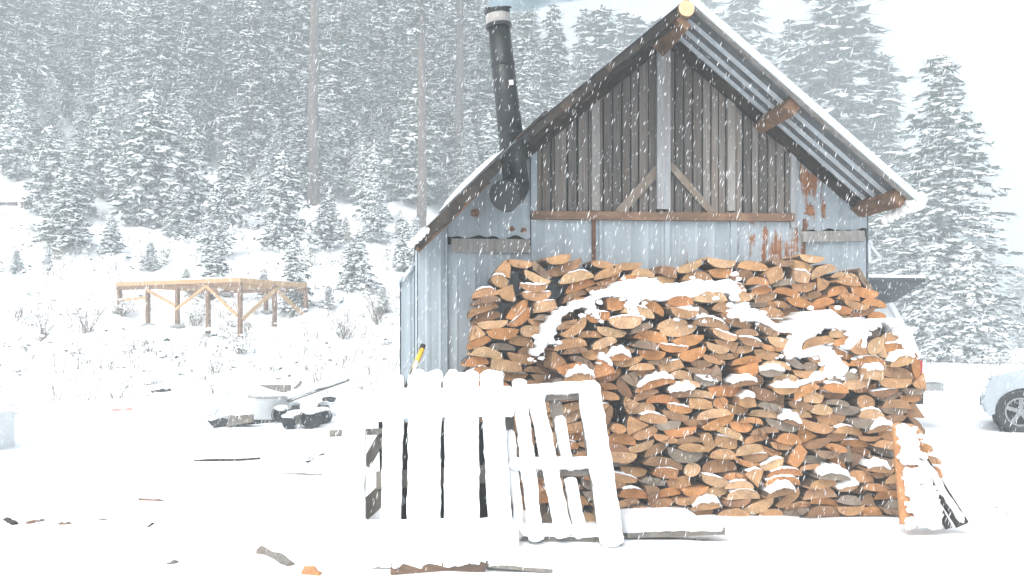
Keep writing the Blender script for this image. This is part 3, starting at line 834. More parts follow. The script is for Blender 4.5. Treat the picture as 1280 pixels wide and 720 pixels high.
# ------------------------------------------------------------------ pallets
PP = Vector((0, 6.02, 0)); PN = Vector((.03, -1, .30)).normalized()      # the leaning plane facing the camera
def on(px, py, off=0.): return hit(px, py, PP - PN*0, PN) + PN*off
def pallet_bar(root, name, a, b, wpx, t, off, snow=True, sth=.045, grow=1.06, s0=0., s1=1., mat=None, up=0.):
    base = root.location
    p0 = on(*a, off)-base; p1 = on(*b, off)-base; w = wpx/F*6.2
    axd = (p1-p0).normalized(); wd = axd.cross(PN)
    mb = MB(); mb.bar(p0, p1, wd, w, t, 0, .002); o = mb.build(name, mat or M['palletwood'], root)
    if snow:
        so = PN*(t/2+sth*.35)+Vector((0,0,up))
        mb = MB(); mb.snowbar(lerp(p0, p1, s0)+so-axd*.01, lerp(p0, p1, s1)+so+axd*.012, wd, w*grow, sth, 0, None, .006, 24); mb.build('snow_cover', M['snow'], o, True)
    return o
pa = empty('pallet', on(560, 690), 0, label='snow plastered board pallet with closely set slats leaning before the woodpile', cat='pallet')
for xt, xb, yt, w in ((494,489,472,25),(532,530,471,41),(577,578,470,43),(614,627,468,29)):
    pallet_bar(pa, 'slat', (xb, 688), (lerp(xt, xb, .0), yt), w, .025, .03, True, .05, 1.0)
pallet_bar(pa, 'rail', (470,509), (642,506), 30, .03, .075, True, .07, 1.25)
pallet_bar(pa, 'rail', (455,676), (645,672), 30, .03, .06, True, .09, 1.5)
pallet_bar(pa, 'rail', (470,600), (640,590), 22, .04, -.03, False)
for x in (524,545,566,590,612):
    b = pa.location; mb = MB(); c = on(x, 474, .04)-b; mb.lump(c, (.055,.05,.06), 0, 3, .2); mb.build('snow_cap', M['snow'], pa, True)
pb = empty('pallet', on(700, 680), 0, label='open snow capped pallet frame leaning against the woodpile, right of the boarded one', cat='pallet')
pallet_bar(pb, 'stringer', (670,676), (648,478), 18, .08, .0, True, .05, 1.0)
pallet_bar(pb, 'stringer', (764,682), (734,481), 27, .09, .0, True, .06, 1.06)
pallet_bar(pb, 'slat', (704,672), (667,488), 19, .025, .05, True, .05)
pallet_bar(pb, 'slat', (727,672), (693,494), 16, .025, -.05, True, .045, 1.05, 0, .40)
o = pallet_bar(pb, 'slat', (650,672), (633,490), 13, .03, -.045, True, .04, 1.0, 0., .72)
p0 = on(712,590,-.03)-pb.location; p1 = on(699,520,-.03)-pb.location
mb = MB(); mb.snowbar(p0, p1, (1,0,0), .085, .05); mb.build('snow_cover', M['snow'], pb, True)
pallet_bar(pb, 'rail', (640,494), (745,487), 20, .03, -.02, True, .06, .75, up=.022)
pallet_bar(pb, 'rail', (638,585), (740,583), 22, .03, -.025, True, .06, .72, up=.024)
pallet_bar(pb, 'rail', (652,667), (765,667), 18, .03, -.02, True, .05, .85, up=.02)
# uprights and rail standing left of the boarded pallet
fp = empty('frame', on(440, 715), 0, label='snow buried upright frame left of the boarded pallet, gaps dark between its rails', cat='frame')
pallet_bar(fp, 'post', (443,716), (445,492), 25, .06, .01, True, .07, 1.1)
pallet_bar(fp, 'post', (488,700), (490,492), 20, .05, .0, True, .06, 1.05)
pallet_bar(fp, 'rail', (425,512), (500,510), 26, .04, .06, True, .06, 1.35)
pallet_bar(fp, 'rail', (412,542), (500,538), 7, .03, .0, False)
pallet_bar(fp, 'rail', (420,690), (500,688), 26, .04, .04, True, .07, 1.3)
pallet_bar(fp, 'brace', (450,640), (500,592), 22, .03, -.10, False)
pallet_bar(fp, 'brace', (450,665), (500,620), 16, .03, -.14, True, .05, 1.)
pallet_bar(fp, 'brace', (455,580), (478,540), 12, .03, -.08, False)
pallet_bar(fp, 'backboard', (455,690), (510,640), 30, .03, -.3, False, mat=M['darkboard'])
mb = MB(); c = on(466,675,.03)-fp.location; mb.lump(c, (.06,.07,.11), 0, 3, .2); mb.build('snow_cap', M['snow'], fp, True)
bs = empty('shade_boards', on(560, 690, -.3), 0, label='dark boards added behind the boarded pallet as shade for the gaps between its slats', cat='boards')
for x0_, x1_, o_ in ((486,492,-.20),(520,526,-.22),(556,560,-.19),(592,598,-.23),(622,632,-.2)):  # added dark boards, standing in for shade seen through the slat gaps
    pallet_bar(bs, 'board', (x1_, 694), (x0_, 520), 34, .03, o_, False, mat=M['darkboard'])
# low plank at the foot of the woodpile
lw = empty('board', at(835, 668, 6.35), 0, label='low thick board under a slab of snow at the foot of the woodpile', cat='board')
mb = MB(); b = lw.location; mb.bar(at(778,664,6.3)-b, at(898,660,6.45)-b, (0,1,0), .22, .05); mb.build('plank', M['palletwood'], lw)
mb = MB(); mb.snowbar(at(768,651,6.3)-b, at(866,649,6.4)-b, (0,1,0), .27, .13, 0, None, .008, 14); mb.snowbar(at(850,655,6.38)-b, at(900,654,6.45)-b, (0,1,0), .24, .08, 0, None, .008, 14); mb.build('snow_cover', M['snow'], lw, True)
bb = empty('board', at(548, 706, 5.75), 0, label='rough brown board half buried in snow at the foot of the boarded pallet', cat='board')
b = bb.location; mb = MB(); mb.bar(at(490,711,5.55)-b, at(607,705,5.6)-b, (0,1,0), .1, .07, 0, .016); mb.build('plank', M['roughplank'], bb)
mb = MB(); mb.bar(at(604,705,5.6)-b, at(690,713,5.55)-b, (0,1,0), .06, .02); mb.build('plank', M['palletwood'], bb)
mb = MB(); mb.snowbar(at(488,703,5.58)-b, at(612,698,5.62)-b, (0,1,0), .16, .05, 0, None, .014, 16); mb.snowbar(at(608,701,5.62)-b, at(690,710,5.58)-b, (0,1,0), .10, .035, 0, None, .01, 14); mb.build('snow_ridge', M['snow'], bb, True)
mb = MB(); mb.snowbar(at(455,696,5.74)-b, at(680,695,5.76)-b, (0,1,0), .22, .09, 0, None, .01, 14); mb.build('snow_cover', M['snow'], bb, True)
# long handled tool
tl = empty('hand_tool', at(500, 486, 7.3), 0, label='yellow and black long handled tool leaning against the left shed corner', cat='tool')
b = tl.location
mb = MB(); mb.tube([at(503,492,7.25)-b, at(517,460,7.4)-b], .013, 8); mb.build('shaft', M['blackpipe'], tl, True)
mb = MB(); mb.tube([at(513,472,7.38)-b, at(528,436,7.5)-b], .022, 10); mb.build('handle', M['yellow'], tl, True)
mb = MB(); mb.tube([at(526,441,7.49)-b, at(529,431,7.52)-b], .024, 10); mb.build('grip', M['rubber'], tl, True)
mb = MB(); mb.tube([at(507,500,7.2)-b, at(521,452,7.42)-b], .016, 8); mb.build('snow_cover', M['snow'], tl, True)

# ------------------------------------------------------------------ timber deck frame on the hillside
TZ = 3.08
n0 = Vector((-7.36, 24.0, 0)); dl = Vector((-4.15, 2.0, 0)); LD = dl.length; dl /= LD; dr = Vector((-dl.y*-1, 0, 0))
dr = Vector((.434, .90, 0)).normalized(); LR = 2.75
dk = empty('deck_frame', n0+Vector((0,0,terrain(n0.x, n0.y))), 0, label='raw timber deck frame on posts standing on the snowy hillside', cat='deck frame')
db = dk.location
def dbar(name, a, b, wd, w, t, mat='lumber'):
    mb = MB(); mb.bar(a-db, b-db, wd, w, t, 0, .003); return mb.build(name, M[mat], dk)
Z = Vector((0,0,1))
def dp(s, t, z): return n0 + dl*s + dr*t + Z*z
for t_ in (0, LR): dbar('beam', dp(-.05, t_, TZ-.20), dp(LD+.1, t_, TZ-.18), Z, .11, .06, 'brownboard')
for t_ in (0, LR): dbar('rim_joist', dp(-.03, t_-.0, TZ-.06), dp(LD+.12, t_, TZ-.06), Z, .12, .05)
for s_ in (0, LD): dbar('rim_joist', dp(s_, .04, TZ-.08), dp(s_, LR-.04, TZ-.07), Z, .14, .05)
for i in range(1, 10): dbar('joist', dp(LD*i/10, .03, TZ-.07), dp(LD*i/10, LR-.03, TZ-.07), Z, .13, .045)
PS = [(0,0),(LD*.25,0),(LD*.5,0),(LD*.75,0),(LD,0),(0,LR*.5),(0,LR),(LD*.33,LR),(LD*.67,LR),(LD,LR)]
for s_, t_ in PS:
    q = dp(s_, t_, 0); h = terrain(q.x, q.y)
    dbar('post', Vector((q.x,q.y,h-.05)), Vector((q.x,q.y,TZ-.13)), dl, .10, .10, 'brownboard')
    mb = MB(); mb.lump(Vector((q.x,q.y,h+.03))-db, (.22,.2,.07), 0, 2, .15); mb.build('footing', M['stone'], dk)
def brace(s0, t0, z0, s1, t1, z1): dbar('brace', dp(s0,t0,z0)-dr*.07, dp(s1,t1,z1)-dr*.07, Z, .08, .04)
h0 = 1.9
brace(LD*.25, 0, TZ-.2, .05, 0, 2.05); brace(LD*.25, 0, TZ-.2, LD*.5, 0, 2.25); brace(LD*.75, 0, TZ-.25, LD*.5, 0, 2.35); brace(LD, 0, 2.55, LD*.75, 0, 2.6)
for a_, b_ in (((-.06, .02, 1.95), (-.06, LR*.5, TZ-.25)), ((-.06, LR*.5, TZ-.25), (-.06, LR*.95, 2.1))):
    dbar('brace', dp(*a_), dp(*b_), Z, .10, .05)
mb = MB()
for i in range(3): mb.snowbar(dp(LD*.1*i+.2, .0, TZ+.015)-db, dp(LD*.1*i+1.5, .0, TZ+.015)-db, dr, .06, .04)
mb.build('snow_cover', M['snow'], dk, True)

# ------------------------------------------------------------------ junk at the foot of the hill
def gat(px, py, lo=3., hi=60.):
    """the point of the ground seen at a pixel"""
    d = ray(px, py); y = lo
    while y < hi:
        if CAMZ+d.z*y <= terrain(d.x*y, y): break
        y += .04
    return Vector((d.x*y, y, terrain(d.x*y, y)))
g = gat(290, 522); j = empty('tarp', g, 0, label='pale blue tarp over a heap, buried in snow beside the bucket', cat='tarp')
mb = MB(); mb.lump((.1,.4,.12), (.75,.45,.42), 0, 3, .18, 2); mb.build('snow_cover', M['snow'], j, True)
mb = MB()
mb.add([(-.62,-.02,.05),(-.1,.0,.62),(.0,.05,.50),(-.30,-.1,.03)], [(0,1,2,3)]); mb.add([(-.25,-.1,.03),(.15,.02,.42),(.28,-.03,.02)], [(0,1,2)])
o = mb.build('sheet', M['tarp'], j); o.modifiers.new('t','SOLIDIFY').thickness = .02
g = gat(338, 524); j = empty('bucket', g, 0, label='white plastic bucket full of snow in the scrap heap', cat='bucket')
mb = MB(); mb.tube([(0,0,-.05),(0,0,.36),(0,0,.38)], [.24,.34,.36], 24, 0, False); o = mb.build('body', M['bucket'], j, True); o.modifiers.new('t','SOLIDIFY').thickness = .01
mb = MB(); mb.tube([(0,0,.37),(0,0,.41)], [.37,.37], 24, 0, False); o = mb.build('rim', M['stone'], j, True); o.modifiers.new('t','SOLIDIFY').thickness = .02
mb = MB(); mb.lump((0,0,.36), (.34,.34,.10), 0, 3, .1); mb.build('snow', M['snow'], j, True)
mb = MB(); mb.box((-.35,.42,.42), (.22,.5,.55)); mb.bar((.2,.4,.36),(.4,.5,.6),(0,1,0),.08,.04); mb.build('scrap_boards', M['palletwood'], j)
g = gat(372, 528); j = empty('snowy_plywood', g, 0, label='sheet of plywood under snow sloping beside the scrap heap', cat='plywood')
mb = MB(); mb.bar((-.3,.5,.28),(.65,.9,.62),(0,1,0),.55,.02); mb.build('sheet', M['palletwood'], j)
mb = MB(); mb.snowbar((-.35,.5,.36),(.65,.9,.70),(0,1,0),.6,.13,0,None,.012,14); mb.build('snow_cover', M['snow'], j, True)
SCRAP = [(268,534,'pipe',.34),(300,534,'box',.2),(326,522,'box',.16),(352,528,'can',.15),(362,536,'can',.13),(374,530,'box',.16),(388,535,'can',.17),(402,530,'can',.15),(404,518,'can',.12),(412,506,'chip',.08),(365,516,'box',.14)]
LBL = {268:'dark forked pipe lying in snow at the left of the scrap heap',300:'tan offcut of wood poking from snow left of the bucket',326:'grey wooden block under the white bucket',
 352:'dark can standing right of the bucket, snow on its lid',362:'squat dark can in front row of the scrap heap',374:'brown block between dark cans in the scrap heap',388:'round black drum end, largest of the scrap cans',
 402:'black can at the far right of the scrap heap',404:'open black pipe end showing its round hole, on top of scrap',412:'small dark chip on snow above the pipe end',365:'grey wood block above the dark cans with snow on top'}
for px, py, k_, r in SCRAP:
    g = gat(px, py); nm = {'pipe':'scrap_pipe','box':'wood_block','can':'metal_can','chip':'wood_chip'}[k_]
    e = empty(nm, g, 0, label=LBL[px], cat=nm.split('_')[1])
    mb = MB()
    if k_ == 'pipe':
        mb.tube([(0,0,.06),(.35,0,.07),(.95,.05,.09)], [.10,.05,.022], 10); mb.tube([(0,0,.06),(-.1,.02,.16)], [.06,.05], 10); mb.build('pipe', M['rubber'], e)
        mb = MB(); mb.lump((-.02,0,.14), (.12,.1,.04), 0, 2, .3); mb.build('snow_cap', M['snow'], e, True)
    elif k_ == 'box':
        mb.bar((-r*.8,0,r*.5),(r*.9,.05,r*.75),(0,1,0),r,r*.8,0,.01); mb.bar((-r*.7,-.02,r*.4),(-r*.8,-.05,-.02),(0,1,0),.05,.06); mb.build('block', M['palletwood'], e)
        mb = MB(); mb.lump((0,0,r*1.15), (r*1.1,r*.7,r*.3), 0, 2, .3); mb.build('snow_cap', M['snow'], e, True)
    elif k_ == 'can':
        ang = R.uniform(-.6,.6); d_ = Vector((math.sin(ang),-1,.1)).normalized(); c_ = Vector((0,0,r*.8))
        mb.tube([c_-d_*r, c_+d_*r*.5], [r*.85, r*.8], 18, 0, False); mb.tube([c_+d_*r*.5, c_+d_*r*.55], [r*.95,r*.95], 18, 0, False); mb.tube([c_+d_*r*.1, c_+d_*r*.15], [r*.8,r*.3], 18); o=mb.build('can', M['rubber'], e); o.modifiers.new('t','SOLIDIFY').thickness=.012
        mb = MB(); mb.lump((0,0,r*1.55), (r*.9,r*.9,r*.3), 0, 2, .3); mb.build('snow_cap', M['snow'], e, True)
    else:
        mb.lump((0,0,.1), (.13,.08,.05), 0, 2, .4); mb.build('chip', M['rubber'], e)
# offcuts and sticks poking through the foreground snow
BITS = [((242,577),(325,574),.03,'long thin dark lath lying on snow below the scrap heap','darkboard'),
 ((343,593),(402,594),.022,'straight thin grey lath left of the snow buried frame','palletwood'),
 ((357,573),(388,573),.018,'short dark stick beside a forked twig above the straight lath','darkboard'),
 ((384,578),(404,568),.035,'forked dark twig sticking up near the snow buried frame','darkboard'),
 ((174,626),(205,627),.03,'flat brown chip alone on open snow in the middle left','brownboard'),
 ((35,655),(57,650),.035,'reddish brown sliver tilted on the snow near the left edge','brownboard'),
 ((74,656),(87,655),.045,'small square brown chunk on snow, right of the tilted sliver','brownboard'),
 ((8,651),(19,656),.05,'dark brown lump on snow at the far left edge','darkboard'),
 ((326,690),(364,708),.07,'rough broken wood scrap on the near snow left of the boarded pallet','palletwood'),
 ((380,717),(402,719),.07,'orange wood scrap at the bottom edge beside the snow buried frame','plank'),
 ((185,660),(192,655),.02,'tiny dark twig pricking up from the near snow','darkboard'),
 ((210,706),(226,703),.03,'small grey splinter flat on the near snow','palletwood'),
 ((122,651),(133,650),.02,'tiny grey stick on snow right of the square chunk','palletwood'),
 ((0,520),(22,518),.04,'dark stub of board at the left edge below the hillside','darkboard'),
 ((190,492),(214,488),.12,'dark broken stump jutting from the foot of the hillside','darkboard'),
 ((140,514),(165,513),.06,'reddish scrap in snow at the foot of the hillside','redscrap')]
M['redscrap'] = m_plain('faded_red', (.5,.16,.10), .7)
for a, b, w, lab, mt in BITS:
    ga, gb = gat(*a), gat(*b); o = ga.copy(); mb = MB(); up = Vector((0,0,-w*.12))
    ln = (gb-ga).length
    if abs(gb.y-ga.y) > ln*.75: gb = Vector((gb.x, ga.y, ga.z+(a[1]-b[1])/F*ga.y)) if False else gb
    n_ = 5; prev = None
    pts = [lerp(ga, gb, i/n_)+up+Vector((0, R.uniform(-.3,.3)*w, R.uniform(-.25,.35)*w)) for i in range(n_+1)]
    mb.tube([p_-o for p_ in pts], [w*R.uniform(.35,.65) for _ in pts], 6)
    ob = mb.build('wood_scrap', M[mt]); ob.location = o; tag(ob, lab, 'wood scrap')
g = gat(-30, 566); e = empty('crate', g, 0, label='pale crate under snow at the left edge of the yard', cat='crate')
mb = MB(); mb.box((-.75,0,-.05), (.2,.55,.52)); mb.build('body', M['bucket'], e)
mb = MB(); mb.snowbar((-.8,.28,.57), (.25,.28,.57), (0,1,0), .65, .16, 0, None, .012, 14); mb.build('snow_cover', M['snow'], e, True)

# ------------------------------------------------------------------ vehicles
def wheel(root, c, r, w, side, mat_rim='rim', spokes=5, steer=0.):
    """wheel in the local xz plane, its outer face towards side*y"""
    pos = Vector(c); c = Vector((0,0,0)); y = Vector((0, side, 0))
    wh = MB(); wh.tube([c-y*w*.5, c-y*w*.42, c+y*w*.42, c+y*w*.5], [r*.93, r, r, r*.90], 36, 0, False)
    ro = wh.build('tyre', M['rubber'], None, True)
    t2 = MB(); t2.tube([c+y*w*.5, c+y*w*.47, c+y*w*.30], [r*.90, r*.64, r*.60], 36, 0, False)
    w2 = empty('wheel', pos, steer); w2.parent = root; ro.parent = w2
    t2.tube([c-y*w*.5, c-y*w*.45], [r*.93, r*.3], 36, 0, True); s_ = t2.build('sidewall', M['rubber'], w2, True)
    rb = MB(); rb.tube([c+y*w*.42, c+y*w*.485], [r*.56, r*.585], 36, 0, False); rb.tube([c+y*w*.47, c+y*w*.487], [r*.645, r*.583], 36, 0, False)
    rb.tube([c+y*w*.28, c+y*w*.46], [r*.16, r*.13], 16)
    for i in range(spokes):
        a = 2*math.pi*i/spokes+.3; d = Vector((math.cos(a), 0, math.sin(a)))
        rb.bar(c+d*r*.1+y*w*.40, c+d*r*.60+y*w*.43, d.cross(y), r*.17, w*.08)
    rb.tube([c+y*w*.10, c+y*w*.12], [r*.66, r*.64], 28, 1)
    rb.build('rim', [M[mat_rim], M['rubber']], w2)
    return w2
def car_body(name, prof, width, wheels, r, root, mat, crown=.06):
    """side profile extruded across the width, with bulging flanks and round wheel arches"""
    import bmesh
    pts = []
    for i, (x, z) in enumerate(prof): pts.append((x, z))
    # bottom edge with arches, from back to front
    bot = []
    zb_ = .28
    for wx in sorted(wheels):
        bot += [(wx+math.cos(t)*r*1.16, max(zb_, r+math.sin(t)*r*1.16)) for t in [math.pi*(1-i/12) for i in range(13)]]
    outl = pts + bot
    secs = [(-.5, .96), (-.46, 1.0), (0, 1.0), (.46, 1.0), (.5, .96)]; n = len(outl); mb = MB()
    cx = sum(p[0] for p in outl)/n
    for k, (y, s_) in enumerate(secs):
        for x, z in outl:
            inset = max(0, (z-.95))*.16*abs(y)/.5
            mb.v.append((cx+(x-cx)*(s_ if abs(y) == .5 else 1)*1.0 + 0, y*width*(1-inset*1.0), z))
    for k in range(len(secs)-1):
        for i in range(n):
            j = (i+1) % n; mb.f.append((k*n+i, k*n+j, (k+1)*n+j, (k+1)*n+i)); mb.m.append(0)
    mb.f.append(tuple(range(n))); mb.m.append(0); mb.f.append(tuple((len(secs)-1)*n+i for i in range(n-1, -1, -1))); mb.m.append(0)
    o = mb.build(name, mat, root)
    b = o.modifiers.new('b', 'BEVEL'); b.width = .03; b.segments = 3; b.limit_method = 'ANGLE'; b.angle_limit = rad(40)
    return o
# silver car entering at the right edge, its nose to the left
cy = 13.75; Rw = .345
wc = at(1273, 508, cy)
gz = terrain(wc.x, cy+.5)-.02
YAW = -28
car = empty('car', (wc.x-.52*math.cos(rad(YAW))-.80*math.sin(rad(YAW)), cy-.52*math.sin(rad(YAW))+.80*math.cos(rad(YAW)), gz), rad(YAW), label='silver car under a snowy bonnet, nose to the left at the right edge', cat='car')
# local: nose at x=0 .. tail x=4.3; near flank at y=-.88
prof = [(4.3,.45),(4.32,.85),(4.2,1.05),(3.9,1.12),(3.5,1.52),(2.2,1.55),(1.45,1.12),(1.2,1.02),(.5,.97),(.16,.88),(.04,.74),(.0,.46),(.06,.30)]
car_body('body', prof[::1], 1.76, [.54, 3.3], Rw, car, M['silver'])
for x in (.54, 3.3):
    for sd in (-1, 1): wheel(car, (x, sd*.80, Rw), Rw, .2, sd, steer=rad(7) if x < 1 else 0)
for sd in (-1, 1):
    mb = MB(); mb.lump((.10, sd*.68, .74), (.10,.15,.07), 0, 3, .02); mb.build('headlight', M['headlamp'], car, True)
    mb = MB(); mb.add([(1.62,sd*.862,1.12),(2.25,sd*.815,1.45),(3.4,sd*.815,1.44),(3.7,sd*.86,1.14)], [(0,1,2,3)]); o = mb.build('side_window', M['glass'], car); o.modifiers.new('t','SOLIDIFY').thickness=.03
mb = MB(); mb.box((-.012,-.45,.40), (.06,.45,.5)); mb.build('grille', M['rubber'], car)
for sd in (-1, 1):
    mb = MB(); mb.box((.42,sd*.70-.12,.30), (1.2,sd*.70+.02,.78)) if False else (mb.tube([(.54,sd*.868,Rw),(.54,sd*.5,Rw)], Rw*1.15, 32, 0, False), mb.tube([(.54,sd*.52,Rw),(.54,sd*.5,Rw)], Rw*1.14, 32)); mb.build('wheel_well', M['rubber'], car)
mb = MB(); mb.snowbar((.15,0,.88),(1.35,0,1.07),(0,1,0),1.6,.12,0,18,.02,18); mb.snowbar((1.5,0,1.18),(2.25,0,1.57),(0,1,0),1.35,.08,0,14,.012,14); mb.snowbar((2.2,0,1.60),(3.5,0,1.58),(0,1,0),1.35,.14,0,14,.02,14); mb.build('snow_cover', M['snow'], car, True)
mb = MB()
for q in range(9): mb.lump((R.uniform(-.0,.10), -.84+R.uniform(-.02,.03), R.uniform(.6,.92)), (.06,.025,.04), 0, 2, .4)
mb.build('snow_spatter', M['snow'], car, True)
# white pickup behind the shed, canopy hatch raised
tx = at(1150, 470, 14.0); tz = terrain(tx.x, 14.6)
tr = empty('pickup', (tx.x, 14.85, tz), 0, label='white pickup behind the shed with its canopy side hatch raised, red tail light showing', cat='pickup')
# local: tail at x=0, nose at x=-5.2; near flank y=-.85
mb = MB(); prof_t = [(-5.2,.55),(-5.2,1.0),(-4.0,1.12),(-3.6,1.12),(-3.1,1.72),(-1.95,1.74),(-1.9,1.12),(0,1.12),(0,.58)]
n = len(prof_t); mb.add([(x,-.85,z) for x, z in prof_t]+[(x,.85,z) for x, z in prof_t], [tuple(range(n)), tuple(range(2*n-1,n-1,-1))]+[(i,i+n,(i+1)%n+n,(i+1)%n) for i in range(n)])
o = mb.build('body', M['white'], tr); bv = o.modifiers.new('b','BEVEL'); bv.width=.03; bv.segments=2
mb = MB(); pc = [(-1.88,1.14),(-1.88,1.95),(-.47,1.98),(-.02,1.14)]; n = 4
mb.add([(x,-.80,z) for x, z in pc]+[(x,.80,z) for x, z in pc], [tuple(range(n)), tuple(range(2*n-1,n-1,-1))]+[(i,i+n,(i+1)%n+n,(i+1)%n) for i in range(n)])
mb.build('canopy', M['white'], tr)
mb = MB(); mb.bar((-.47,-.84,2.02), (.0,-.84,1.14), (0,1,0), .06, .07); mb.build('canopy_edge', M['snow'], tr)
mb = MB(); mb.add([(-1.7,-.815,1.3),(-.45,-.815,1.3),(-.6,-.815,1.8),(-1.7,-.815,1.8)], [(0,1,2,3)]); o = mb.build('side_window', M['glass'], tr); o.modifiers.new('t','SOLIDIFY').thickness=.02
hq = [at(1050,379,14.0), at(1117,377,14.0), at(1157,349,13.1), at(1086,348,13.1)]; tb = tr.location
nrm = (hq[1]-hq[0]).cross(hq[3]-hq[0]).normalized(); nrm = nrm if nrm.z > 0 else -nrm
def slab(lo, hi, grow=0.):
    m_ = MB(); c_ = sum(hq, Vector())/4; q_ = [p_+(p_-c_)*grow-tb for p_ in hq]
    m_.add([p_+nrm*lo for p_ in q_]+[p_+nrm*hi for p_ in q_], [(0,1,2,3),(7,6,5,4)]+[(a_,a_+4,(a_+1)%4+4,(a_+1)%4) for a_ in range(4)]); return m_
h_ = slab(-.018, .018).build('side_hatch', M['darkpanel'], tr)
slab(.019, .06, .012).build('snow_cover', M['snow'], h_)
for sd in (-1,1):
    mb = MB(); mb.box((-.10, sd*.80-.08, .82), (.025, sd*.80+.08, 1.10)); mb.build('tail_light', M['red'], tr)
mb = MB(); mb.box((-.06,-.88,.62), (.36,.88,.74)); mb.build('bumper', M['chrome'], tr)
mb = MB(); mb.snowbar((.15,-.86,.765),(.15,.86,.765),(1,0,0),.38,.05); mb.build('bumper_snow', M['snow'], tr, True)
mb = MB(); mb.tube([(.0,0,.55),(.18,-.5,.52)], [.05,.05], 8); mb.box((-.1,-.75,.40),(.10,-.62,.60)); mb.build('hitch', M['rubber'], tr)
for x in (-.95,-4.3):
    for sd in (-1,1): wheel(tr, (x, sd*.76, .37), .37, .22, sd)
mb = MB(); mb.snowbar((-1.85,0,2.0), (-.5,0,2.02), (0,1,0), 1.6, .12, 0, 14, .02, 14); mb.build('snow_cover', M['snow'], tr, True)

# ------------------------------------------------------------------ trees
OCT = ICO[1]
def clump_np(vs, fs, cnt): pass
ICOV = np.array(ICO[1][0]); ICOF = np.array(ICO[1][1])
def make_crown(H, Rm, base, density, seed, droop=.5, heavy=1.0, top_pow=.72, irr=.3):
    """conifer crown: whorls of drooping boughs built of small needle-and-snow clumps"""
    rs = np.random.RandomState(seed); cs = []; sc_ = []; di = []
    z = base; sp_ = .034*H/density
    lean = rs.uniform(-1, 1, 2)*.015*H
    sector = rs.uniform(.65, 1.15, 8)
    while z < H*.985:
        f = (z-base)/(H-base); L0 = Rm*(1-f)**top_pow*min(1, .45+f*4)+.10
        nb = rs.randint(4, 7) if f < .85 else 3
        a0 = rs.uniform(0, 6.28)
        for b in range(nb):
            a = a0+6.283*b/nb+rs.normal(0, .25); Lb = L0*rs.uniform(1-irr*1.4, 1+irr*.6)*sector[int(a/6.283*8) % 8]
            if rs.rand() < .08: continue
            st = .16*heavy if H < 7 else .26*heavy
            n = max(2, int(Lb/st)); zz = z+rs.normal(0, sp_*.3); up = rs.uniform(.0, .25); dr_ = droop*rs.uniform(.6, 1.5)
            for i in range(n):
                t = (i+.6)/n; r = Lb*t
                p = np.array([math.cos(a)*r, math.sin(a)*r, zz+up*r-dr_*r*t*.9])
                k = 2 if t > .35 and Lb > .6 else 1
                for q in range(k):
                    side = rs.normal(0, .20*Lb*t*.55+.03)
                    c = p+np.array([-math.sin(a)*side, math.cos(a)*side, rs.normal(0, .05*st*4)-abs(side)*.25])
                    w = st*rs.uniform(.55, 1.05)*(1.05-.4*t)
                    cs.append(c); sc_.append((w*1.15, w*.75, w*.42)); di.append((a+rs.normal(0, .5), -dr_*.8*t+up*.4))
        z += sp_*rs.uniform(.8, 1.2)*(1-.45*f)
    cs.append(np.array([0, 0, H])); sc_.append((.05, .05, .22)); di.append((0, 0))
    cs = np.array(cs); N = len(cs); sc_ = np.array(sc_); di = np.array(di)
    V = ICOV[None]*(1+rs.uniform(-.32, .32, (N, len(ICOV), 1)))*sc_[:, None, :]
    ca, sa = np.cos(di[:, 1]), np.sin(di[:, 1])
    x = V[..., 0]*ca[:, None]-V[..., 2]*sa[:, None]; zz = V[..., 0]*sa[:, None]+V[..., 2]*ca[:, None]; y = V[..., 1]
    cb, sb = np.cos(di[:, 0]), np.sin(di[:, 0])
    X = x*cb[:, None]-y*sb[:, None]; Y = x*sb[:, None]+y*cb[:, None]
    V = np.stack([X, Y, zz], -1)+cs[:, None, :]
    Fc = (ICOF[None]+(np.arange(N)*len(ICOV))[:, None, None]).reshape(-1, 3)
    V = V.reshape(-1, 3)
    # loose needle sprays: thin drooping triangles round every clump
    ns = 4; T = []; 
    a = di[:, 0]
    for q in range(ns):
        aa = a+rs.normal(0, .9, N); ln = sc_[:, 0]*rs.uniform(1.1, 1.9, N); wd = sc_[:, 1]*.28
        d = np.stack([np.cos(aa), np.sin(aa), rs.uniform(-.7, .05, N)], -1); s_ = np.stack([-np.sin(aa), np.cos(aa), rs.uniform(-.2, .2, N)], -1)
        c = cs-np.array([0, 0, .3])*sc_[:, 2:3]
        T.append(np.stack([c-s_*wd[:, None], c+s_*wd[:, None], c+d*ln[:, None]], 1))
    T = np.concatenate(T).reshape(-1, 3); Ft = (np.arange(len(T)).reshape(-1, 3)+len(V))
    V = np.concatenate([V, T]); Fc = np.concatenate([Fc, Ft])
    V[:, 0] += lean[0]*(V[:, 2]/H)**2; V[:, 1] += lean[1]*(V[:, 2]/H)**2
    return V, Fc
def np_mesh(name, V, Fc, mat):
    me = bpy.data.meshes.new(name); me.vertices.add(len(V)); me.vertices.foreach_set('co', V.astype(np.float32).ravel())
    n = len(Fc); me.loops.add(n*3); me.loops.foreach_set('vertex_index', Fc.astype(np.int32).ravel())
    me.polygons.add(n); me.polygons.foreach_set('loop_start', np.arange(0, n*3, 3, dtype=np.int32)); me.polygons.foreach_set('loop_total', np.full(n, 3, dtype=np.int32))
    me.update(calc_edges=True); me.materials.append(mat); return me
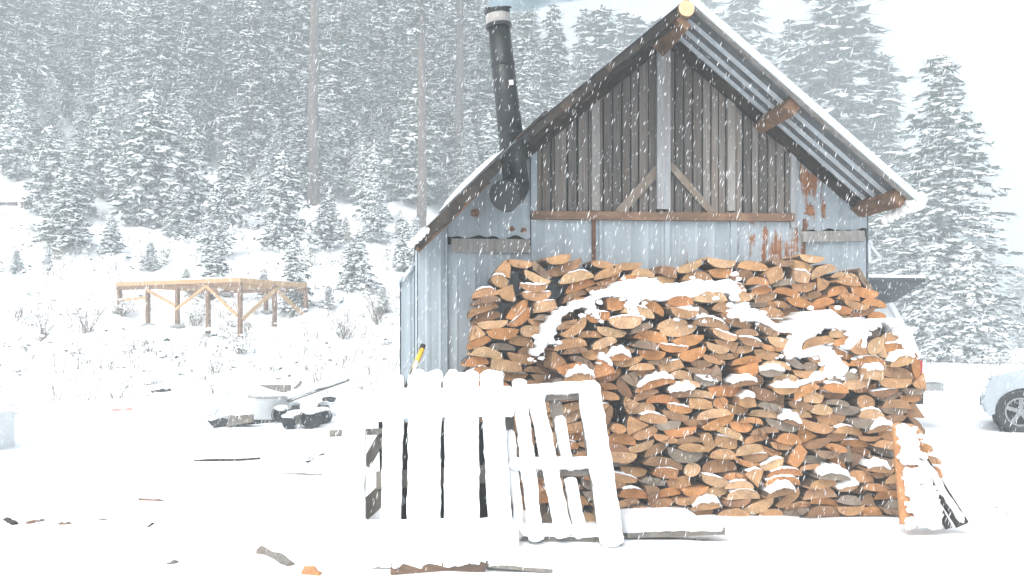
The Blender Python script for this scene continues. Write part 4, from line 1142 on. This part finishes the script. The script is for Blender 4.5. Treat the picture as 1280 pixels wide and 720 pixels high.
def make_tree(name, H, Rm, base, dens, seed, tr_r, mat='trunk', **k):
    V, Fc = make_crown(H, Rm, base, dens, seed, **k)
    root = empty(name); cr = bpy.data.objects.new('crown', np_mesh('crown', V, Fc, M['laden' if H < 13 else 'needle'])); C.objects.link(cr); cr.parent = root
    rs = random.Random(seed); pts = []; rr = []
    for i in range(9):
        t = i/8; pts.append((rs.uniform(-.02,.02)*H*.15, rs.uniform(-.02,.02)*H*.15, -.4+(H*.97+.4)*t)); rr.append(tr_r*(1-t)**.8+.012)
    mb = MB(); mb.tube(pts, rr, 9)
    if base > 3:        # dead snags on a bare trunk
        for q in range(16):
            z = rs.uniform(2, base+2); a = rs.uniform(0, 6.28); l = rs.uniform(.4, 1.3); i = int(z/H*8)
            mb.tube([(0,0,z),(math.cos(a)*l*.6,math.sin(a)*l*.6,z-.05),(math.cos(a)*l,math.sin(a)*l,z-.2)], [.03,.02,.008], 4)
    tk = mb.build('trunk', M[mat], root, True); KIDS[root.name] = [cr, tk]
    return root
PROTO = {
 'tall': [make_tree('fir_tree', 18, 2.5, 1.2, 1.25, 21, .20, droop=.55, heavy=1.45), make_tree('fir_tree', 19, 2.2, 2.2, 1.15, 22, .20, droop=.75, heavy=1.3, irr=.4), make_tree('fir_tree', 17, 2.8, .8, 1.2, 23, .22, droop=.5, heavy=1.65, irr=.35)],
 'broad': [make_tree('fir_tree', 12.6, 2.3, .5, 1.6, 31, .17, droop=.5, heavy=1.1), make_tree('fir_tree', 12, 2.5, .6, 1.45, 32, .17, droop=.55, heavy=1.15, irr=.38)],
 'small': [make_tree('fir_tree', 4, 1.05, .35, 1.05, 41, .06, droop=.5, heavy=1.5), make_tree('fir_tree', 4, .9, .5, 1.0, 42, .06, droop=.6, heavy=1.5, irr=.4), make_tree('fir_tree', 4, 1.25, .2, 1.05, 43, .06, droop=.4, heavy=1.6, irr=.35)],
 'pine': [make_tree('pine_tree', 24, 2.1, 12.5, .9, 51, .30, 'redtrunk', droop=.5, heavy=1.15, irr=.4), make_tree('pine_tree', 24, 1.9, 9.5, .85, 52, .24, 'redtrunk', droop=.55, heavy=1.15, irr=.45)],
}
PH = {'tall': [18,19,17], 'broad': [12.6,12], 'small': [4,4,4], 'pine': [24,24]}
used = set(); TREES = []
def plant(kind, i, px, Y, H, label, group=None, rz=None, wide=1.):
    p = PROTO[kind][i]; x = (px-640)/F*Y
    if (kind, i) in used: o = copy_tree(p)
    else: o = p; used.add((kind, i))
    s_ = H/PH[kind][i]; o.scale = (s_*wide, s_*wide, s_); o.location = (x, Y, terrain(x, Y)-.08); o.rotation_euler = (0, 0, R.uniform(0, 6.28) if rz is None else rz)
    tag(o, label, 'tree', group); TREES.append((px, Y, kind)); return o
SLOPE = None
def hz(px, ytop, Y):     # height that puts the tip at a pixel row
    x = (px-640)/F*Y; return CAMZ+(420-ytop)/F*Y-terrain(x, Y)
# small snow laden firs along the wood's edge
FRONT = [(22,118,41),(62,158,37),(92,180,36),(128,136,40),(160,172,39),(188,118,36),(222,232,34.5),(240,157,37),(270,232,32),(290,170,37),(320,206,40),(352,190,33),(366,292,27),(405,250,38),(432,268,36),(468,176,40),(500,262,38),(520,268,36),(470,215,37)]
FRONT += [(px+R.uniform(-9,9), R.uniform(170,235), R.uniform(40.5,44)) for px in range(-20, 540, 36)]
FRONT.sort()
for i, (px, yt, Y) in enumerate(FRONT):
    Y = Y*1.05 if Y > 30 else Y
    plant('small', [0,2,1][i % 3] if px not in (188,352) else 2, px, Y, max(1.2, hz(px, yt, Y)), f"small snow laden fir, {ORD[i]} from the left along the hillside wood's edge", 'small firs along the edge of the wood', wide=R.uniform(.95, 1.35))
YOUNG = [(270,300,29,1.9),(444,338,30,2.0),(366,345,27,1.3),(505,330,33,2.2),(85,285,33,2.6),(412,262,36,2.4),(140,296,33,1.6),(60,300,31,.9),(232,318,29,.8),(330,330,28,1.0),(410,345,27,.8),(478,372,27,.9),(20,330,30,.9),(188,306,31,1.1)]
for i, (px, py, Y, H) in enumerate(sorted(YOUNG)):
    plant('small', i % 3, px, Y, H, f"young snow laden fir, {ORD[i]} from the left on the open slope below the wood", 'young firs on the open slope', wide=R.uniform(1.2, 1.6))
# red-barked pines
for px, Y, i, lab in ((392,44,0,'tall pine with bare brown trunk rising above the snowy fir beside the deck frame'),(529,42,1,'tall bare-trunked pine left of the stovepipe, the nearer of two'),(573,47,1,'slimmer bare-trunked pine between the tall pine and the stovepipe'),(205,52,0,'hazy tall pine above the left firs, trunk half hidden by boughs'),(428,58,1,'faint pine trunk among the hazy firs right of the brown trunk')):
    plant('pine', i, px, Y, 24 if px != 573 else 26, lab)
MID = []
for k, px in enumerate(range(-70, 700, 30)):
    MID.append((px+R.uniform(-14,14), R.uniform(46, 53)))
for i, (px, Y) in enumerate(MID):
    yt = R.uniform(-110, 40) if px < 480 else R.uniform(-40, 50)
    plant('tall', i % 3, px, Y, max(8, hz(px, yt, Y)), f"tall hazy fir, {ORD[i]} from the left in the wood's second row", 'tall firs of the second row', wide=R.uniform(1.25, 1.7))
for i in range(22):
    px = -60+i*32+R.uniform(-10, 10); Y = R.uniform(44.5, 49); yt = R.uniform(90, 190)
    plant('broad' if i % 3 else 'small', i % 2, px, Y, max(4, hz(px, yt, Y)), f"half grown snowy fir, {ORD[i]} from the left behind the small edge firs", 'half grown firs inside the wood', wide=R.uniform(1.1, 1.5))
BACK = [(px+R.uniform(-16,16), R.uniform(58, 76)) for px in range(-90, 860, 27)]
for i, (px, Y) in enumerate(BACK):
    yt = R.uniform(-120, 0) if px < 620 else R.uniform(-10, 30)
    if px > 700: yt = 4+ (px-700)*.12+R.uniform(-6, 12)
    plant('tall', (i+1) % 3, px, Y, max(10, hz(px, yt, Y)), f"faint far fir, {ORD[i]} from the left in the wood's back row", 'far firs of the back row', wide=R.uniform(1.4, 1.9))
# to the right of the roof
RT = [('broad',0,1178,43,62,'large clear fir standing alone at the right of the shed'),
      ('small',2,1215,38,305,'bushy low fir at the foot of the large right fir'),
      ('small',0,1165,40,300,'young snow laden fir just left of the large right fir foot'),
      ('small',1,1240,41,370,'lowest young fir at the right edge of the large fir'),
      ('tall',2,1046,64,-70,'tallest hazy fir behind the right roof slope'),
      ('tall',0,1100,68,60,'hazy fir between the tallest fir and the large right fir'),
      ('tall',1,985,72,28,'faint fir above the middle of the right roof slope'),
      ('tall',2,935,76,-12,'faint fir just right of the roof ridge'),
      ('tall',0,890,80,-10,'ghostly fir right behind the roof ridge'),
      ('broad',1,1135,56,190,'mid sized hazy fir beside the right eave'),
      ('broad',0,1225,74,250,'very faint fir behind the right side of the large fir'),
      ('broad',1,1275,84,330,'faintest low fir at the right edge of the clearing'),
      ('broad',1,1090,52,230,'hazy fir behind the right shed corner')]
for kd, i, px, Y, yt, lab in RT: plant(kd, i, px, Y, hz(px, yt, Y), lab, wide=1.1 if kd == 'small' else (1.5 if kd == 'broad' else 1.8))
# far wood closing the hill: reads as one mass
V, Fc = make_crown(18, 2.6, .8, .8, 77, droop=.5, heavy=1.9)
VV = []; FF = []; off = 0
for row, (Y, sp_) in enumerate(((92, 3.6), (106, 4.4), (125, 5.4))):
    x = -88
    while x < (17 if row == 0 else 22):
        xx = x+R.uniform(-1,1); yy = Y+R.uniform(-5,5); s_ = R.uniform(.9,1.5); a = R.uniform(0,6.28); c, s2 = math.cos(a), math.sin(a)
        P = V.copy()*s_; Q = P.copy(); Q[:,0] = P[:,0]*c-P[:,1]*s2+xx; Q[:,1] = P[:,0]*s2+P[:,1]*c+yy; Q[:,2] += terrain(xx, yy, False)-.3
        VV.append(Q); FF.append(Fc+off); off += len(V); x += sp_*R.uniform(.7,1.3)
o = bpy.data.objects.new('forest', np_mesh('forest', np.concatenate(VV), np.concatenate(FF), M['needle'])); C.objects.link(o)
tag(o, 'far snowy wood fading into falling snow up the hillside', 'forest', kind='stuff')

# ------------------------------------------------------------------ hillside brush
def brush(mb, p, n, h, spread, snow=.5):
    for _ in range(n):
        a = R.uniform(0, 6.28); l = h*R.uniform(.5, 1.1); lean = R.uniform(.1, .8)*spread
        b = p+Vector((R.gauss(0,.06*spread), R.gauss(0,.06*spread), -.05)); t = b+Vector((math.cos(a)*lean*l, math.sin(a)*lean*l, l)); m_ = lerp(b, t, .5)+Vector((R.gauss(0,.03), R.gauss(0,.03), .05*l))
        mb.tube([b, m_, t], [.009,.007,.004], 3, 0, False)
        for q in range(2):
            s_ = lerp(m_, t, R.random()); d = Vector((R.gauss(0,1), R.gauss(0,1), R.uniform(.2,1))).normalized()*l*.35; mb.tube([s_, s_+d], [.006,.003], 3, 0, False)
            if R.random() < snow: 
                r = R.uniform(.02, .05); mb.lump(s_+d*.7, (r*1.5, r*1.5, r*.7), 1, 1, .3)
mb = MB()
for _ in range(330):     # low snow plastered brush
    Y = R.uniform(19, 38); px = R.uniform(-20, 520); x = (px-640)/F*Y
    if R.random() > mnoise.noise(Vector((x*.25, Y*.25, 14)))+.45: continue
    c = Vector((x, Y, terrain(x, Y)))
    for q in range(R.randint(4, 12)):
        r = R.uniform(.03, .085); mb.lump(c+Vector((R.gauss(0,.18), R.gauss(0,.18), R.uniform(.0,.28))), (r*1.3, r*1.2, r*.8), 2 if q % 4 == 0 else 1, 1, .5)
for _ in range(760):
    Y = R.uniform(16.5, 39); px = R.uniform(-20, 530); x = (px-640)/F*Y
    if R.random() > (mnoise.noise(Vector((x*.3, Y*.3, 4)))+.65): continue
    brush(mb, Vector((x, Y, terrain(x, Y))), R.randint(2, 6), R.uniform(.15, .5), .8)
for _ in range(110):     # clods and dead leaves showing through the snow
    Y = R.uniform(20, 38); px = R.uniform(-20, 500); x = (px-640)/F*Y; r = R.uniform(.025, .05)
    mb.lump((x, Y, terrain(x, Y)+.0), (r*1.6, r, r*.5), 0, 1, .4)
tag(mb.build('undergrowth', [M['twig'], M['snow'], M['laden']]), 'dry twigs and weeds poking through the hillside snow', 'undergrowth', kind='stuff')
SH = [(55,425,.8,'low dry shrub at the left foot of the hillside, widest of its kind'),(108,415,.9,'thin dry shrub below the left end of the deck frame'),(170,448,.6,'small twiggy shrub in front of the deck frame'),(205,330,.8,'snowy shrub upslope of the deck frame'),(245,408,.6,'dry shrub in the shade under the deck frame'),
      (70,325,.9,'pale shrub on the left slope below the firs'),(440,318,1.3,'bushy snow laden shrub right of the deck frame, under the firs'),(430,425,1.1,'tall weedy shrub between the deck frame and the shed'),(470,405,1.2,'tall weedy shrub nearest the left shed wall'),(300,440,.5,'small dry shrub above the scrap heap'),(385,335,.8,'snowy shrub behind the right end of the deck frame'),(150,395,.6,'lone thin shrub left of the deck frame')]
for px, py, h, lab in SH:
    g = gat(px, py, 14, 60); e = empty('shrub', g, 0, label=lab, cat='shrub')
    mb = MB(); brush(mb, Vector((0,0,0)), int(14+16*h), h, 1.1, .75); mb.build('twigs', [M['twig'], M['snow']], e)
# stumps on the upper slope
for px, py, lab in ((33,258,'dark snow topped stump on the upper slope, right of the fallen log'),(8,256,'fallen dark log at the left edge of the upper slope')):
    g = gat(px, py, 20, 70); e = empty('stump' if px == 33 else 'fallen_log', g, 0, label=lab, cat='stump' if px == 33 else 'log'); mb = MB()
    if px == 33: mb.tube([(0,0,-.1),(0,0,.35)], [.25,.2], 10)
    else: mb.tube([(-.5,0,.02),(.4,.1,.06)], [.11,.09], 10)
    mb.build('wood', M['trunk'], e); mb = MB(); mb.lump((0,0,.4 if px == 33 else .15), (.28 if px == 33 else .6,.2,.07), 0, 2, .2); mb.build('snow_cap', M['snow'], e, True)
g = gat(300, 246, 20, 70); e = empty('fallen_log', g, 0, label='long snow covered fallen log at the edge of the firs', cat='log')
mb = MB(); mb.tube([(-1.0,0,.25),(1.6,.2,.45)], [.12,.09], 8); mb.build('wood', M['trunk'], e); mb = MB(); mb.snowbar((-1.0,0,.36),(1.6,.2,.53),(0,1,0),.22,.1); mb.build('snow_cover', M['snow'], e, True)
# low snowy scrub at the far side of the clearing
mb = MB()
for _ in range(90):
    px = R.uniform(1150, 1320); Y = R.uniform(33, 41); x = (px-640)/F*Y; brush(mb, Vector((x, Y, terrain(x, Y))), 3, R.uniform(.3,.6), 1., .9)
for _ in range(20):
    px = R.uniform(1205, 1270); Y = R.uniform(7.2, 8.2); x = (px-640)/F*Y; 
    if 1215 < px < 1268: mb.lump((x, Y, terrain(x, Y)+.03), (.05,.04,.035), 1, 1, .4)
tag(mb.build('undergrowth', [M['twig'], M['snow']]), 'snowy low scrub along the far edge of the clearing', 'undergrowth', kind='stuff')

# ------------------------------------------------------------------ falling snow: flakes hanging in the air
def snowfall():
    N = 80000; rs = np.random.RandomState(5)
    Y = 3.6+13*rs.rand(N)**.8; X = rs.uniform(-.75, .75, N)*Y+rs.uniform(-1, 1, N); Zs = rs.uniform(0, 1, N)*(1.6+.62*Y)+.1
    keep = Zs > .15; X, Y, Zs = X[keep], Y[keep], Zs[keep]; N = len(X)
    d = np.array([.28, .05, 1.0]); d /= np.linalg.norm(d)
    dd = d[None]+rs.normal(0, .08, (N, 3)); dd /= np.linalg.norm(dd, axis=1)[:, None]
    s1 = np.cross(dd, np.array([0, 1, 0])); s1 /= np.linalg.norm(s1, axis=1)[:, None]; s2 = np.cross(dd, s1)
    sz = (rs.lognormal(-.1, .45, N)*.00125)[:, None].clip(.0005, .0017); ln = sz*rs.uniform(8, 15.0, N)[:, None]
    c = np.stack([X, Y, Zs], -1)
    V = np.stack([c+dd*ln, c-dd*ln, c+s1*sz, c-s1*sz, c+s2*sz, c-s2*sz], 1).reshape(-1, 3)
    f0 = np.array([(0,2,4),(0,4,3),(0,3,5),(0,5,2),(1,4,2),(1,3,4),(1,5,3),(1,2,5)])
    Fc = (f0[None]+(np.arange(N)*6)[:, None, None]).reshape(-1, 3)
    o = bpy.data.objects.new('snowfall', np_mesh('snowfall', V, Fc, M['flake'])); C.objects.link(o)
    tag(o, 'snowflakes drifting down through the air', 'snowflakes', kind='stuff')
t = NT('snowflake'); M['flake'] = t.fin((.92,.93,.94), .8, 0, .1); t.b.inputs['Subsurface Weight'].default_value = 0
snowfall()

# ------------------------------------------------------------------ smoke and haze
def smoke():
    p = S(*top); mb = MB()
    pts = [p+Vector(q) for q in ((0,0,.02),(.02,0,.14),(.14,0,.26),(.36,0,.40),(.7,.05,.60),(1.2,.1,.85))]
    mb.tube(pts, [.07,.14,.22,.30,.42,.5], 16)
    o = mb.build('smoke', None or M['white'], None, True); o.data.materials.clear()
    t = NT('smoke'); t.t.nodes.remove(t.b); vol = t.n('ShaderNodeVolumePrincipled'); vol.inputs['Color'].default_value = (.64,.85,.95,1)
    v = t.coord('Object'); a = t.noise(4, 4, .6, v)
    t.l(t.rng(a, .36, .7, .6, 9.0), vol.inputs['Density']); t.l(vol.outputs[0], t.out.inputs['Volume'])
    o.data.materials.append(t.mat); tag(o, 'pale blue smoke drifting from the stovepipe', 'smoke', kind='stuff')
smoke()
HAZE = .0080
mb = MB(); mb.box((-195,-32,-1.6), (195,262,62)); o = mb.build('haze', M['white']); o.data.materials.clear()
t = NT('haze'); t.t.nodes.remove(t.b); vol = t.n('ShaderNodeVolumePrincipled'); vol.inputs['Color'].default_value = (.84,.93,.97,1); vol.inputs['Density'].default_value = HAZE
t.l(vol.outputs[0], t.out.inputs['Volume']); o.data.materials.append(t.mat)
tag(o, 'snowy haze hanging over the whole place', 'haze', kind='stuff')

# ------------------------------------------------------------------ light, camera, render
w = bpy.data.worlds.new('World'); sc.world = w; w.use_nodes = True; nt = w.node_tree
bg = nt.nodes['Background']; sky = nt.nodes.new('ShaderNodeTexSky'); sky.sky_type = 'NISHITA'; sky.sun_disc = False
SUN_EL, SUN_AZ = rad(48), rad(215)
sky.sun_elevation = SUN_EL; sky.sun_rotation = SUN_AZ; sky.air_density = 1.0; sky.dust_density = 4; sky.ozone_density = 1
hs = nt.nodes.new('ShaderNodeHueSaturation'); hs.inputs['Saturation'].default_value = .30
nt.links.new(sky.outputs[0], hs.inputs['Color']); nt.links.new(hs.outputs[0], bg.inputs['Color']); bg.inputs['Strength'].default_value = .145
sun = bpy.data.lights.new('sun', 'SUN'); sun.energy = 1.2; sun.angle = rad(40); sun.color = (1, .98, .95)
so = bpy.data.objects.new('sun', sun); C.objects.link(so)
dv = Vector((math.sin(SUN_AZ)*math.cos(SUN_EL), math.cos(SUN_AZ)*math.cos(SUN_EL), math.sin(SUN_EL)))
so.rotation_euler = dv.to_track_quat('Z', 'Y').to_euler()
cam = bpy.data.cameras.new('camera'); co = bpy.data.objects.new('camera', cam); C.objects.link(co)
co.location = (0, 0, CAMZ); co.rotation_euler = (rad(90), 0, 0); cam.sensor_width = 36; cam.lens = F/1280*36; cam.shift_y = 60/1280
cam.clip_end = 2000; cam.clip_start = .05; sc.camera = co
vs = sc.view_settings; vs.view_transform = 'Standard'; vs.look = 'None'; vs.gamma = 1; vs.exposure = 1.14; vs.use_curve_mapping = False
cy_ = sc.cycles; cy_.volume_bounces = 1; cy_.max_bounces = 6; cy_.diffuse_bounces = 4; cy_.use_denoising = True
sc.render.engine = 'CYCLES'
